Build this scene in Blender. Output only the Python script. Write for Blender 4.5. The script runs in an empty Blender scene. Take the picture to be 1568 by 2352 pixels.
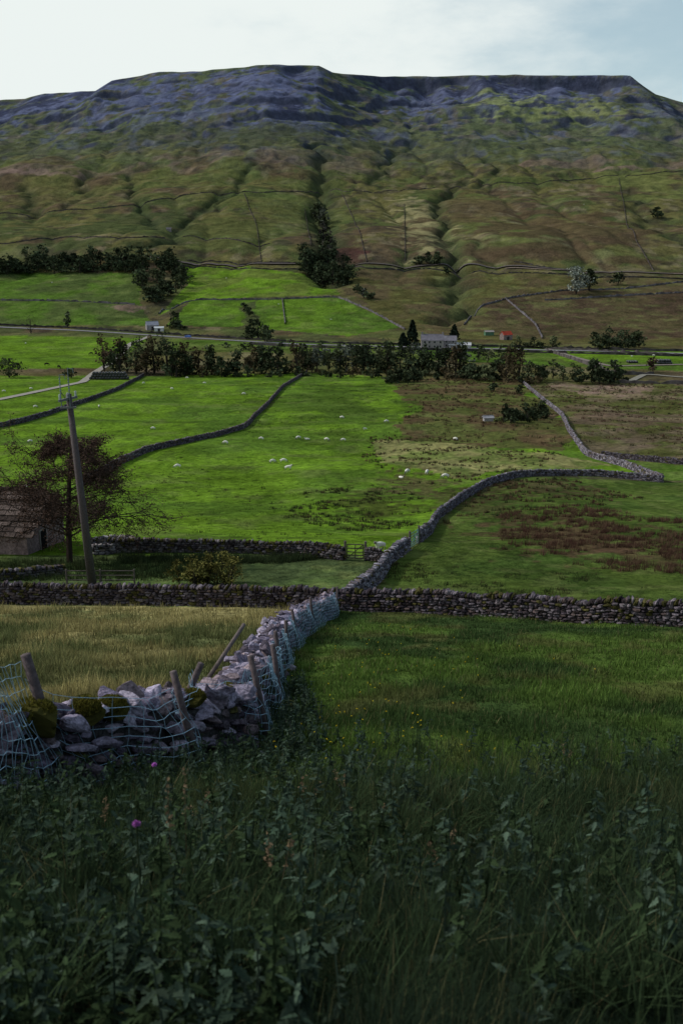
import bpy, math, random
import numpy as np
from mathutils import Vector, Matrix
rng=np.random.default_rng(11); random.seed(5)
sc=bpy.context.scene
sc.view_settings.view_transform='Standard'; sc.view_settings.look='None'; sc.view_settings.exposure=0
# ------------------------------------------------------------ camera
TH=math.radians(16.0); F=2287.0
cam=bpy.data.cameras.new("camera"); co=bpy.data.objects.new("camera",cam); sc.collection.objects.link(co)
co.rotation_euler=(math.radians(90)-TH,0,0)
cam.sensor_fit='VERTICAL'; cam.sensor_height=36; cam.lens=35; cam.clip_start=0.1; cam.clip_end=20000
cam.dof.use_dof=True; cam.dof.focus_distance=60; cam.dof.aperture_fstop=3.5
sc.camera=co
# ------------------------------------------------------------ noise
TAB=rng.random((512,512))
def vn(x,y,s=0):
    x=np.asarray(x,float)+s*17.31; y=np.asarray(y,float)+s*31.77
    ix=np.floor(x).astype(int); iy=np.floor(y).astype(int)
    fx=x-ix; fy=y-iy; fx=fx*fx*(3-2*fx); fy=fy*fy*(3-2*fy)
    a=TAB[ix&511,iy&511]; b=TAB[(ix+1)&511,iy&511]; c=TAB[ix&511,(iy+1)&511]; d=TAB[(ix+1)&511,(iy+1)&511]
    return ((a*(1-fx)+b*fx)*(1-fy)+(c*(1-fx)+d*fx)*fy)*2-1
def fbm(x,y,o=4,s=0):
    r=0;a=1;t=0
    for i in range(o):
        r=r+a*vn(x*2**i,y*2**i,s+i*3); t+=a; a*=.5
    return r/t*1.5
def ss(a,b,x):
    t=np.clip((x-a)/(b-a),0,1); return t*t*(3-2*t)
def pchip(xk,yk):
    xk=np.array(xk,float); yk=np.array(yk,float); h=np.diff(xk); d=np.diff(yk)/h
    m=np.zeros(len(xk)); m[0]=d[0]; m[-1]=d[-1]
    for i in range(1,len(xk)-1):
        if d[i-1]*d[i]>0:
            w1=2*h[i]+h[i-1]; w2=h[i]+2*h[i-1]; m[i]=(w1+w2)/(w1/d[i-1]+w2/d[i])
    def f(x):
        x=np.asarray(x,float); xc=np.clip(x,xk[0],xk[-1])
        i=np.clip(np.searchsorted(xk,xc)-1,0,len(h)-1); t=(xc-xk[i])/h[i]
        return ((2*t**3-3*t**2+1)*yk[i]+(t**3-2*t**2+t)*h[i]*m[i]+(-2*t**3+3*t**2)*yk[i+1]+(t**3-t**2)*h[i]*m[i+1])
    return f
# ------------------------------------------------------------ valley section (distance, level relative to eye)
P=pchip([-400,-50,0,6,12.5,20,30,48,60,78,110,170,230,330,430,520,600,680,730,780,850,1000,1150,1350,1700,2000,2250,2450,2560,2610,2640,2660,9000],
        [170,20,-1.7,-4.3,-7.3,-9.9,-13.2,-18.95,-21.8,-25.2,-31,-40.4,-47.3,-56,-63.1,-67.5,-70,-71.8,-71.3,-67.5,-60.5,-40.8,-13.6,11,80,152,228,302,346,366,377,380,381])
def bearing(px,py):
    v=(1176-py)/F; u=(px-784)/F; c,s=math.cos(TH),math.sin(TH); d=c+v*s
    return u/d,(-s+v*c)/d
# crest of the fell
SKY=[(-500,262),(-250,248),(0,230),(60,226),(110,215),(235,209),(275,185),(380,166),(470,164),(560,156),(620,149),(735,152),(765,167),(800,170),(870,176),(980,176),(1180,172),(1300,173),(1445,174),(1462,190),(1500,215),(1568,237),(1800,275),(2100,300)]
SA=np.array([bearing(*p)[0] for p in SKY]); SE=np.array([bearing(*p)[1] for p in SKY])
YEk=np.array([2600,2600,2620,2620,2600,2560,2540,2520,2510,2500,2480,2490,2510,2570,2660,2700,2680,2650,2600,2590,2610,2620,2650,2650.])
CR=np.array([1,1,8,14,5,0,0,2,0,5,11,12,2,0,20,28,18,28,28,8,0,0,2,2.])
Z12=float(P(1200)); ZT=float(P(2660))
def H0(X,Y):
    X=np.asarray(X,float);Y=np.asarray(Y,float)
    a=X/2600.
    Ye=np.interp(a,SA,YEk)+vn(X/60,0*X,4)*18; cr=np.interp(a,SA,CR)*(.6+.8*vn(X/45,0*X,14))
    Zt=Ye*np.interp(a,SA,SE)+vn(X/25,0*X,9)*1.0
    Yn=np.where(Y>1200,1200+(Y-1200)*(1460)/(Ye-1200),Y)
    wob=ss(60,140,Y)*(1-ss(2350,2560,Y))
    Yw=Yn+wob*np.minimum(Yn*.02,25)*fbm(X/300+3,Y/400,2,5)
    z=P(Yw)
    z=np.where(Yw>1200,Z12+(z-Z12)*(Zt-Z12)/(ZT-Z12),z)
    z=z-np.maximum(cr,0)*ss(2420,2580,Yn)*(1-ss(2618,2640,Yn))
    z=np.where(Yn>2660,z-(Yn-2660)*.02,z)
    g=ss(840,1100,Y)*(1-ss(2480,2600,Yn))
    wx=fbm(X/140,Y/160,3,17)*28
    r=1-np.abs(vn((X+wx)/80,Y/420,2)); r=r**4
    r2=1-np.abs(vn((X+wx*.7)/38,Y/230,22)); r2=r2**4
    z=z-g*(5.5*r+2.2*r2)
    up=ss(1350,1850,Y)
    sp=np.exp(-((X+60-.0*Y)/170.)**2)*ss(1700,2100,Y)
    z=z+g*(4*fbm(X/120,Y/120,4,1)+14*sp+up*13*fbm(X/210,Y/150,3,12)+up*(3.2-6.0*np.abs(vn(X/50+1.5*vn(X/90,Y/90,8),Y/38,18)))+up*2.2*fbm(X/26,Y/22,2,28))
    fr=(Yn+90*fbm(X/260,Y/260,3,27))/120.; fr=fr-np.floor(fr)
    tz=ss(2050,2250,Yn)*(1-ss(2540,2610,Yn))*ss(.1,.5,fbm(X/110,Y/80,3,37))
    z=z+tz*12*(ss(.8,1,fr)-fr)
    z=z+ss(100,250,Y)*(1-ss(820,1000,Y))*1.3*fbm(X/90,Y/120,2,3)
    z=z+ss(60,90,Y)*(1-ss(250,350,Y))*.8*fbm(X/25,Y/30,2,6)
    z=z+ss(3,8,Y)*(1-ss(45,60,Y))*.10*fbm(X/2.2,Y/2.5,3,8)
    return z
GUL=[]
def gully(X,Y):
    if np.size(Y)==0 or np.max(Y)<700: return np.zeros(np.shape(Y))
    t=0;X=X+(fbm(X/60,Y/45,3,57)*16)
    for (x0,y0,x1,y1,dep,w) in GUL:
        dx,dy=x1-x0,y1-y0; k=np.clip(((X-x0)*dx+(Y-y0)*dy)/(dx*dx+dy*dy),0,1)
        d=np.hypot(X-x0-k*dx,Y-y0-k*dy); t=np.maximum(t,dep*np.exp(-(d/w)**1.4))
    return t
def H(X,Y):
    z=H0(X,Y)
    if GUL: z=z-gully(np.asarray(X,float),np.asarray(Y,float))
    return z
YS=np.geomspace(1.0,4200,520)
def S(px,py,f=None):
    f=f or H;a,e=bearing(px,py); ysq=YS
    for it in range(3):
        h=f(a*ysq,ysq); d=h-e*ysq; i=int(np.argmax(d>0))
        if d[i]<=0: i=len(ysq)-1
        if i==0: i=1
        if it<2: ysq=np.linspace(ysq[i-1],ysq[i],9)
    t=d[i-1]/(d[i-1]-d[i]) if d[i-1]!=d[i] else 0; y=ysq[i-1]+t*(ysq[i]-ysq[i-1]); x=a*y
    return np.array([x,y,float(f(np.array([x]),np.array([y]))[0])])
def SL(pts,n=1,f=None):
    out=[]
    for i in range(len(pts)-1):
        for k in range(n):
            t=k/n; out.append(S(pts[i][0]*(1-t)+pts[i+1][0]*t,pts[i][1]*(1-t)+pts[i+1][1]*t,f)[:2])
    out.append(S(*pts[-1],f)[:2]); return np.array(out)
_g=[]
for pts,dep,w in [([(725,330),(745,400),(742,470),(750,530),(757,600),(770,650)],12,13),
                  ([(1060,415),(1022,460),(1020,530),(1035,600),(1050,680),(1030,740)],10,9),
                  ([(500,440),(440,500),(395,545),(350,560)],8,9),([(295,400),(305,440),(330,490),(390,525)],7,7),
                  ([(940,330),(870,390),(850,420)],7,9),([(60,430),(75,470),(60,500)],6,8),([(590,370),(560,420),(480,480)],6,8),
                  ([(1430,430),(1490,510),(1560,560)],5,8),([(380,690),(350,720)],4,10),([(1110,360),(1140,400),(1100,430)],6,8),([(200,400),(215,450),(140,480)],5,7)]:
    w_=SL(pts,1,H0)
    for i in range(len(w_)-1): _g.append((*w_[i],*w_[i+1],dep,w))
GUL=_g
# ------------------------------------------------------------ mesh helpers
class Acc:
    def __init__(s): s.V=[];s.F={3:[],4:[]};s.C=[];s.n=0
    def add(s,V,Fs,C):
        V=np.asarray(V,float).reshape(-1,3)
        for f in (Fs if isinstance(Fs,list) else [Fs]):
            f=np.asarray(f,int)
            if f.size: s.F[f.shape[1]].append(f+s.n)
        C=np.asarray(C,float)
        if C.ndim==1: C=np.tile(C,(len(V),1))
        s.V.append(V);s.C.append(C);s.n+=len(V)
    def build(s,name,mat,smooth=False,parent=None,loc=None):
        V=np.concatenate(s.V);C=np.concatenate(s.C)
        if loc is not None: V=V-np.array(loc)
        me=bpy.data.meshes.new(name)
        f3=np.concatenate(s.F[3]) if s.F[3] else np.zeros((0,3),int)
        f4=np.concatenate(s.F[4]) if s.F[4] else np.zeros((0,4),int)
        me.vertices.add(len(V)); me.vertices.foreach_set('co',V.astype(np.float32).ravel())
        nl=f3.size+f4.size; me.loops.add(nl)
        me.loops.foreach_set('vertex_index',np.concatenate([f3.ravel(),f4.ravel()]).astype(np.int32))
        me.polygons.add(len(f3)+len(f4))
        st=np.concatenate([np.arange(len(f3))*3,f3.size+np.arange(len(f4))*4]).astype(np.int32)
        me.polygons.foreach_set('loop_start',st)
        me.update(calc_edges=True)
        ca=me.color_attributes.new('Col','FLOAT_COLOR','POINT')
        c4=np.ones((len(C),4),np.float32); c4[:,:3]=C; ca.data.foreach_set('color',c4.ravel())
        me.polygons.foreach_set('use_smooth',np.full(len(me.polygons),smooth))
        me.materials.append(mat)
        o=bpy.data.objects.new(name,me); sc.collection.objects.link(o)
        if parent: o.parent=parent
        if loc is not None: o.location=loc
        return o
def inst(acc,T,Fs,pos,B,scl,col,vshade=None):
    T=np.asarray(T,float); m=len(pos); n=len(T)
    if m==0: return
    L=T[None]*np.asarray(scl)[:,None,:]
    V=np.matmul(L,np.transpose(B,(0,2,1)))+np.asarray(pos)[:,None,:]
    off=(np.arange(m)*n)[:,None,None]
    Fo=[(np.asarray(f)[None]+off).reshape(-1,np.asarray(f).shape[1]) for f in Fs]
    C=np.repeat(np.asarray(col)[:,None,:],n,1)
    if vshade is not None: C=C*np.asarray(vshade)[None,:,None]
    acc.add(V.reshape(-1,3),Fo,C.reshape(-1,3))
def RZ(a):
    a=np.asarray(a,float); B=np.zeros((len(a),3,3)); B[:,0,0]=np.cos(a);B[:,0,1]=-np.sin(a);B[:,1,0]=np.sin(a);B[:,1,1]=np.cos(a);B[:,2,2]=1; return B
def RX(a):
    a=np.asarray(a,float); B=np.zeros((len(a),3,3)); B[:,1,1]=np.cos(a);B[:,1,2]=-np.sin(a);B[:,2,1]=np.sin(a);B[:,2,2]=np.cos(a);B[:,0,0]=1; return B
def RY(a):
    a=np.asarray(a,float); B=np.zeros((len(a),3,3)); B[:,0,0]=np.cos(a);B[:,0,2]=np.sin(a);B[:,2,0]=-np.sin(a);B[:,2,2]=np.cos(a);B[:,1,1]=1; return B
def rrot(n): return RZ(rng.random(n)*6.28)@RX(rng.random(n)*6.28)@RZ(rng.random(n)*6.28)
BOXV=np.array([(x,y,z) for x in(-.5,.5) for y in(-.5,.5) for z in(-.5,.5)])
BOXF=np.array([(0,1,3,2),(4,6,7,5),(0,4,5,1),(2,3,7,6),(0,2,6,4),(1,5,7,3)])
def cube_grid(n):
    idx={};V=[];Fq=[]
    def g(p):
        k=tuple(round(c,5) for c in p)
        if k not in idx: idx[k]=len(V);V.append(p)
        return idx[k]
    for ax in range(3):
        for sg in(-.5,.5):
            for i in range(n):
                for j in range(n):
                    q=[]
                    for di,dj in((0,0),(1,0),(1,1),(0,1)):
                        p=[0,0,0];p[ax]=sg;p[(ax+1)%3]=(i+di)/n-.5;p[(ax+2)%3]=(j+dj)/n-.5;q.append(g(tuple(p)))
                    Fq.append(q if sg>0 else q[::-1])
    return np.array(V),np.array(Fq)
def rock(n,rough,seed,boxy=.55,cuts=7,cd=.36):
    V,Fq=cube_grid(n); r=np.random.default_rng(seed)
    nr=V/np.linalg.norm(V,axis=1,keepdims=True)*.58; V=V*boxy+nr*(1-boxy)
    for k in range(cuts):
        d=r.normal(size=3);d/=np.linalg.norm(d);c=cd+.1*r.random();t=V@d; V=V-np.where(t>c,(t-c)*.92,0)[:,None]*d
    V=V+r.normal(size=V.shape)*rough
    V*=1/(V.max(0)-V.min(0)); return V,Fq
ROCK2=[rock(2,.035,i,.75) for i in range(8)]
ROCK5=[rock(7,.011,i+50,.6,15,.30) for i in range(14)]
def put_rocks(acc,RS,pos,B,scl,col):
    k=rng.integers(0,len(RS),len(pos))
    for i,(T,Fq) in enumerate(RS):
        m=k==i; inst(acc,T,[Fq],pos[m],B[m],scl[m],col[m])
def tube(acc,pts,rad,col,n=5,cap=False):
    pts=np.asarray(pts,float); m=len(pts); rad=np.broadcast_to(np.asarray(rad,float),(m,))
    T=np.gradient(pts,axis=0); T/=np.linalg.norm(T,axis=1,keepdims=True)+1e-9
    up=np.array([0,0,1.]) if abs(T[:,2]).mean()<.8 else np.array([1.,0,0])
    A=np.cross(T,up);A/=np.linalg.norm(A,axis=1,keepdims=True)+1e-9;Bn=np.cross(T,A)
    an=np.arange(n)/n*2*np.pi
    V=pts[:,None]+rad[:,None,None]*(np.cos(an)[None,:,None]*A[:,None]+np.sin(an)[None,:,None]*Bn[:,None])
    i=np.arange(m-1)[:,None]*n;j=np.arange(n)[None];j2=(j+1)%n
    Fq=np.stack([i+j,i+j2,i+n+j2,i+n+j],-1).reshape(-1,4); V=V.reshape(-1,3); Fs=[Fq]
    if cap:
        V=np.vstack([V,pts[0],pts[-1]]);c0=m*n;jj=np.arange(n);k2=(jj+1)%n
        Fs.append(np.stack([np.full(n,c0),k2,jj],1)); Fs.append(np.stack([np.full(n,c0+1),(m-1)*n+jj,(m-1)*n+k2],1))
    acc.add(V,Fs,col)
def box(acc,c,s,col,yaw=0,B=None):
    inst(acc,BOXV,[BOXF],np.array([c]),RZ([yaw]) if B is None else B,np.array([s]),np.array([col]))
# ------------------------------------------------------------ materials
def N(nt,t,**k):
    n=nt.nodes.new(t)
    for a,b in k.items(): setattr(n,a,b)
    return n
def vmat(name,layers,bump=None,rough=.9,spec=.15,transl=0,metal=0,diffuse=False):
    m=bpy.data.materials.new(name);m.use_nodes=True;nt=m.node_tree;L=nt.links
    if diffuse:
        nt.nodes.remove(nt.nodes['Principled BSDF']);b=N(nt,'ShaderNodeBsdfDiffuse');cin=b.inputs['Color'];L.new(b.outputs[0],nt.nodes['Material Output'].inputs[0])
    else:
        b=nt.nodes['Principled BSDF']; b.inputs['Roughness'].default_value=rough;cin=b.inputs['Base Color']
        b.inputs['Specular IOR Level'].default_value=spec; b.inputs['Metallic'].default_value=metal
    at=N(nt,'ShaderNodeAttribute',attribute_name='Col'); geo=N(nt,'ShaderNodeNewGeometry')
    cur=at.outputs['Color']
    for i,(s,lo,hi,de) in enumerate(layers):
        nz=N(nt,'ShaderNodeTexNoise');nz.inputs['Scale'].default_value=s;nz.inputs['Detail'].default_value=de;nz.inputs['Roughness'].default_value=.65
        L.new(geo.outputs['Position'],nz.inputs['Vector'])
        mr=N(nt,'ShaderNodeMapRange');mr.inputs['From Min'].default_value=.3;mr.inputs['From Max'].default_value=.7
        mr.inputs['To Min'].default_value=lo;mr.inputs['To Max'].default_value=hi
        L.new(nz.outputs['Fac'],mr.inputs['Value'])
        mx=N(nt,'ShaderNodeVectorMath',operation='SCALE'); L.new(cur,mx.inputs[0]);L.new(mr.outputs[0],mx.inputs['Scale']);cur=mx.outputs[0]
    L.new(cur,cin)
    if bump:
        prev=None
        for (s,dist,de) in bump:
            nz=N(nt,'ShaderNodeTexNoise');nz.inputs['Scale'].default_value=s;nz.inputs['Detail'].default_value=de;nz.inputs['Roughness'].default_value=.6
            L.new(geo.outputs['Position'],nz.inputs['Vector'])
            bp=N(nt,'ShaderNodeBump');bp.inputs['Distance'].default_value=dist;bp.inputs['Strength'].default_value=1
            L.new(nz.outputs['Fac'],bp.inputs['Height'])
            if prev: L.new(prev.outputs[0],bp.inputs['Normal'])
            prev=bp
        L.new(prev.outputs[0],b.inputs['Normal'])
    if transl:
        tr=N(nt,'ShaderNodeBsdfTranslucent');L.new(cur,tr.inputs['Color']);ms=N(nt,'ShaderNodeMixShader');ms.inputs[0].default_value=transl
        L.new(b.outputs[0],ms.inputs[1]);L.new(tr.outputs[0],ms.inputs[2]);L.new(ms.outputs[0],nt.nodes['Material Output'].inputs[0])
    return m
M_ground=vmat('grass_and_moor',[(.06,.62,1.4,9),(.9,.55,1.5,7)],[(.025,10,11)],diffuse=True)
M_stone=vmat('dry_stone',[(3.,.6,1.4,6),(18,.4,1.7,6)],[(9,.07,8)],diffuse=True)
M_far=vmat('far_stone',[(.6,.7,1.3,5)],None,diffuse=True)
M_grass=vmat('grass_blades',[(.8,.75,1.25,3)],None,transl=.3,diffuse=True)
M_leaf=vmat('foliage',[(.25,.7,1.3,3)],None,diffuse=True)
M_wood=vmat('weathered_wood',[(12,.6,1.4,6)],[(30,.01,6)],spec=.2)
M_wire=vmat('galvanised_wire',[(4,.8,1.2,2)],None,rough=.5,spec=.5)
M_road=vmat('asphalt',[(.5,.8,1.2,6)],None,spec=.2)
M_paint=vmat('painted_metal',[(2,.9,1.1,3)],None,rough=.4,spec=.5)
M_wrap=vmat('black_bale_wrap',[(3,.8,1.2,3)],[(4,.05,3)],rough=.3,spec=.6)
M_fleece=vmat('fleece',[(9,.75,1.2,5)],None,diffuse=True)
M_mason=vmat('rubble_masonry',[(1.2,.7,1.3,4),(5,.5,1.5,5)],[(5,.06,5)],diffuse=True)
# ------------------------------------------------------------ land cover
def PW(pts): return SL(pts+[pts[0]],4)
def inpoly(pw,X,Y):
    r=np.zeros(X.shape,bool);n=len(pw)
    bx=(X>=pw[:,0].min())&(X<=pw[:,0].max())&(Y>=pw[:,1].min())&(Y<=pw[:,1].max())
    xs=X[bx];ys=Y[bx];rr=np.zeros(xs.shape,bool)
    for i in range(n):
        x0,y0=pw[i];x1,y1=pw[(i+1)%n]
        if y0==y1: continue
        c=((y0>ys)!=(y1>ys))&(xs<(x1-x0)*(ys-y0)/(y1-y0)+x0); rr^=c
    r[bx]=rr; return r
GB=(.105,.190,.018);GM=(.070,.128,.020);GD=(.045,.078,.018)
OL=(.108,.102,.040);BR=(.088,.062,.042);MG=(.062,.080,.030);ST=(.25,.22,.10);SCR=(.095,.11,.19);UG=(.080,.105,.062);PK=(.19,.135,.105)  # SCR, UG: scree and fell tones with slight blue haze painted in
FIELDS=[
 ([(820,618),(1700,640),(1700,806),(1100,790),(925,752),(790,670)],(.085,.08,.03),6,BR,.6,30),
 ([(1090,690),(1280,665),(1700,670),(1700,775),(1250,778),(1150,740)],(.07,.05,.032),5,OL,.35,25),
 ([(425,612),(560,612),(690,628),(780,676),(445,688),(365,725),(430,655)],GB,1,OL,.5,22),
 ([(440,690),(775,682),(925,752),(800,772),(570,752),(380,748)],GM,1,GB,.6,30),
 ([(555,700),(580,690),(600,770),(800,776),(780,790),(560,780)],MG,4,BR,.3,20),
 ([(-200,622),(330,628),(318,690),(350,748),(-200,745)],GM,1,MG,.75,28),
 ([(-200,765),(345,778),(240,845),(-200,850)],GB,1,GM,.5,30),
 ([(380,778),(1800,808),(1800,862),(1250,840),(700,812),(400,805)],GM,1,OL,.4,30),
 ([(1240,802),(1800,812),(1800,835),(1300,830)],GB,1,GM,.3,30),
 ([(-200,862),(330,864),(0,980),(-200,1010)],GB,1,GM,.5,18),
 ([(330,864),(705,856),(560,985),(340,1032),(240,1082),(-200,1150),(-200,1000),(0,980)],GB,1,GM,.9,15),
 ([(705,856),(900,866),(1190,870),(1300,960),(1345,1042),(1520,1102),(1190,1088),(1060,1135),(985,1215),(870,1290),(-200,1285),(-200,1110),(240,1082),(340,1032),(560,985)],GB,.5,GM,.75,13),
 ([(890,866),(1190,870),(1300,960),(1345,1042),(1290,1035),(900,1020),(935,940),(900,900)],(.09,.065,.035),5,GM,.45,9),
 ([(860,1008),(1000,1016),(1250,1042),(1420,1075),(1190,1080),(1010,1100),(890,1072),(840,1035)],(.22,.21,.085),4,GM,.6,5),
 ([(1195,870),(1800,880),(1800,1070),(1345,1045),(1300,955)],(.08,.085,.028),2,PK,.55,9),
 ([(1250,880),(1500,885),(1450,915),(1330,910)],PK,4,OL,.6,6),
 ([(1380,1050),(1568,1068),(1700,1075),(1700,1110),(1520,1102)],GM,1,GB,.3,12),
 ([(1190,1093),(1520,1106),(1800,1110),(1800,1450),(1250,1420),(860,1385),(890,1310),(1000,1215),(1060,1150)],(.066,.10,.022),.3,GD,.8,5),
 ([(-200,1278),(800,1272),(880,1300),(850,1350),(740,1400),(-200,1390)],(.075,.115,.036),.3,(.045,.06,.028),.7,4),
]
FW=[(PW(p),c,w,c2,a2,n2) for p,c,w,c2,a2,n2 in FIELDS]
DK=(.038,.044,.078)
BL=[(560,200,200,32,SCR,.95,22),(640,235,80,40,SCR,.9,18),(330,225,90,26,SCR,.85,20),(700,172,80,16,SCR,.8,25),(100,243,220,16,SCR,.95,30),(960,235,70,26,SCR,.85,18),(1180,205,260,20,SCR,.9,22),
    (690,288,100,16,SCR,.75,14),(1300,228,140,20,SCR,.75,16),(1480,208,50,25,SCR,.5,20),(1300,268,140,14,(.16,.185,.075),.8,24),(560,310,160,22,(.06,.07,.045),.7,24),(450,262,90,14,SCR,.7,14),(870,205,60,30,(.075,.105,.06),.8,30),  # pale green below the right crest: sunlit patch painted into the ground
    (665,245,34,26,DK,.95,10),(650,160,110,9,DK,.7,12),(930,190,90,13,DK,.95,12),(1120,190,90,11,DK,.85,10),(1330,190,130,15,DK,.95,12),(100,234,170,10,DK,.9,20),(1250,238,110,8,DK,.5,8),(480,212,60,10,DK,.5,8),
    (1180,243,80,12,(.18,.21,.095),.8,20),(1340,250,60,20,(.18,.20,.085),.8,12),(200,400,200,12,(.14,.105,.08),.6,25),(150,440,260,40,OL,.6,40),(1380,370,250,14,(.15,.11,.09),.6,30),(650,355,200,14,(.14,.105,.09),.5,30),(60,392,90,8,(.2,.14,.12),.7,16),(1450,385,120,6,(.2,.14,.12),.6,16),  # bright greens under the right crest paint sunlit patches into the cover
    (970,520,50,55,(.22,.20,.10),.95,12),(1050,560,22,60,(.13,.15,.055),.7,14),(1480,420,110,30,(.12,.135,.045),.8,35),(800,590,40,28,(.08,.04,.035),.9,14),
    (1300,540,230,60,(.075,.054,.032),.8,30),(330,520,260,35,(.055,.070,.028),.8,24),(560,510,120,40,(.09,.095,.032),.6,24),(1040,690,34,60,(.13,.14,.05),.8,12),(700,300,600,16,(.06,.07,.044),.5,30),(1100,480,90,30,(.10,.08,.04),.6,20),
    (280,706,40,8,PK,.9,6),(1330,1235,180,45,(.085,.048,.034),.75,1.6),(1230,1120,110,20,(.075,.048,.032),.6,1.6),(1480,1280,70,24,(.08,.046,.032),.6,1.6),(860,1160,90,35,(.06,.07,.02),.8,1.6),
    (960,1110,70,30,(.085,.07,.035),.8,1.6),(1080,1150,70,30,(.07,.06,.028),.6,2),(1400,960,110,18,(.12,.08,.06),.7,5),(1500,1010,90,18,(.11,.08,.06),.7,5),(760,930,130,40,(.05,.085,.016),.75,7),(800,1000,90,14,(.06,.10,.016),.7,5)]
BW=[]
for cx,cy,rx,ry,c,s_,g in BL:
    c0=S(cx,cy);xr=abs(S(cx+rx,cy)[0]-c0[0]);ya=S(cx,cy-ry)[1];yb=S(cx,cy+ry)[1]
    if cy-ry<182: ya=min(ya,2660)
    BW.append((c0[0],(ya+yb)/2,max(xr,1),max(abs(ya-yb)/2,1),c,s_,g))
WALLNEAR=np.array([(-5.2,7.6),(-4.4,8.8),(-3.3,10.9),(-2.3,12.6),(-1.75,13.6),(-1.8,16),(-1.95,20),(-2.05,25),(-2.0,30),(-1.6,38),(-.6,46.5)])
def side_of_wall(X,Y): return X-np.interp(Y,WALLNEAR[:,1],WALLNEAR[:,0])
def mixc(C,c2,m): return C*(1-m[:,None])+np.array(c2)*m[:,None]
def cover(X,Y,full=True):
    X=np.asarray(X,float).ravel();Y=np.asarray(Y,float).ravel()
    C=np.tile(np.array(OL),(len(X),1))
    if full:
        z=H(X,Y); e=np.maximum(Y*.002,.15); gx=(H(X+e,Y)-z)/e; gy=(H(X,Y+e)-z)/e
        n1=fbm(X/70,Y/90,4,21);n2=fbm(X/28,Y/45,4,31);n3=fbm(X/14,Y/22,4,36)
        C=mixc(C,BR,ss(.0,.5,n1)*.8); C=mixc(C,MG,ss(.0,.45,n2)*.8);C=mixc(C,(.045,.038,.030),ss(.1,.5,n3)*.65)
        C=mixc(C,(.17,.145,.09),ss(.35,.65,fbm(X/16,Y/30,4,41))*.55)
        C=mixc(C,(.085,.115,.035),ss(.1,.5,fbm(X/110,Y/70,3,43))*.5)
        hi=ss(70,190,z); C=mixc(C,UG,hi*.7); C=mixc(C,(.12,.10,.095),hi*ss(.05,.5,n2)*.65);C=mixc(C,(.04,.05,.045),hi*ss(.1,.5,n3)*.65)
        C=mixc(C,SCR,hi*ss(.25,.6,fbm(X/24,Y/60,4,46))*.5)
        for pw,c,w,c2,a2,n_ in FW:
            wx=fbm(X/(w*4),Y/(w*4),3,51)*w; wy=fbm(X/(w*4),Y/(w*4),3,61)*w
            m=inpoly(pw,X+wx,Y+wy)
            if not m.any(): continue
            k=ss(-.2,.4,fbm(X[m]/n_,Y[m]/n_/1.4,5,71))*a2
            cc=np.tile(np.array(c),(m.sum(),1));cc=mixc(cc,c2,k)
            k2=ss(.25,.6,fbm(X[m]/(n_*.25),Y[m]/(n_*.3),4,81))*.4; cc=mixc(cc,(.045,.06,.02),k2)
            k3=ss(.25,.6,fbm(X[m]/(n_*.5)+9,Y[m]/(n_*.5),4,86))*.35; cc=mixc(cc,(.14,.165,.055),k3);C[m]=cc
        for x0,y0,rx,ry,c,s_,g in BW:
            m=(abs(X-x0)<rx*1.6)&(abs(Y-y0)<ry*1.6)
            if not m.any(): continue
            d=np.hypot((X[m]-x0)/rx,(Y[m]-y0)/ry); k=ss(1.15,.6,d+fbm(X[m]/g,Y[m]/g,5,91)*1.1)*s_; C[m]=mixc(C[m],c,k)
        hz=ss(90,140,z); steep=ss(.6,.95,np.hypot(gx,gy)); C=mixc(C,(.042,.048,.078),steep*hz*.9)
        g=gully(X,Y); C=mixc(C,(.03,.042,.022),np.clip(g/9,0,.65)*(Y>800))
    sd=side_of_wall(X,Y)
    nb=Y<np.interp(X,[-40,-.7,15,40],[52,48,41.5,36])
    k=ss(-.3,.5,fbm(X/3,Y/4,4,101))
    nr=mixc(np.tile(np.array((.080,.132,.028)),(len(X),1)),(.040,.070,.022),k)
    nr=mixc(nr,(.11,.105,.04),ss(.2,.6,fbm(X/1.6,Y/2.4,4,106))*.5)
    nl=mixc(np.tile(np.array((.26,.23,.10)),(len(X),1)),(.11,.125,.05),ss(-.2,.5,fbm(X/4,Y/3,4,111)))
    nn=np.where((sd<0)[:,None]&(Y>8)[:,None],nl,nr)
    dk=ss(16,4,Y)*(1-.4*((sd<0)&(Y>8))); nn=mixc(nn,(.020,.031,.023),dk*.85)  # cloud shadow over the foreground painted in: colour darkens towards the viewpoint
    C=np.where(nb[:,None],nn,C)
    return np.clip(C,.004,1)
# ------------------------------------------------------------ terrain sheet
ys=np.concatenate([np.linspace(-380,-2,40),np.geomspace(1,700,560),np.linspace(700,2750,500)[1:],np.geomspace(2760,9000,30)])
ac=np.concatenate([-np.geomspace(1.6,.46,24),np.linspace(-.45,.45,500),np.geomspace(.46,1.6,24)])
XX=ac[None]*(np.maximum(ys,0)+15)[:,None]; YY=np.repeat(ys[:,None],len(ac),1)
ZZ=H(XX,YY); A=Acc(); nr_,nc_=XX.shape
i=np.arange(nr_-1)[:,None]*nc_;j=np.arange(nc_-1)[None]
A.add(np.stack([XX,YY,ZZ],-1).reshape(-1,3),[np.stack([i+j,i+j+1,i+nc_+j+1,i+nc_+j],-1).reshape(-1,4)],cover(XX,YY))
A.build('terrain',M_ground,True)
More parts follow.
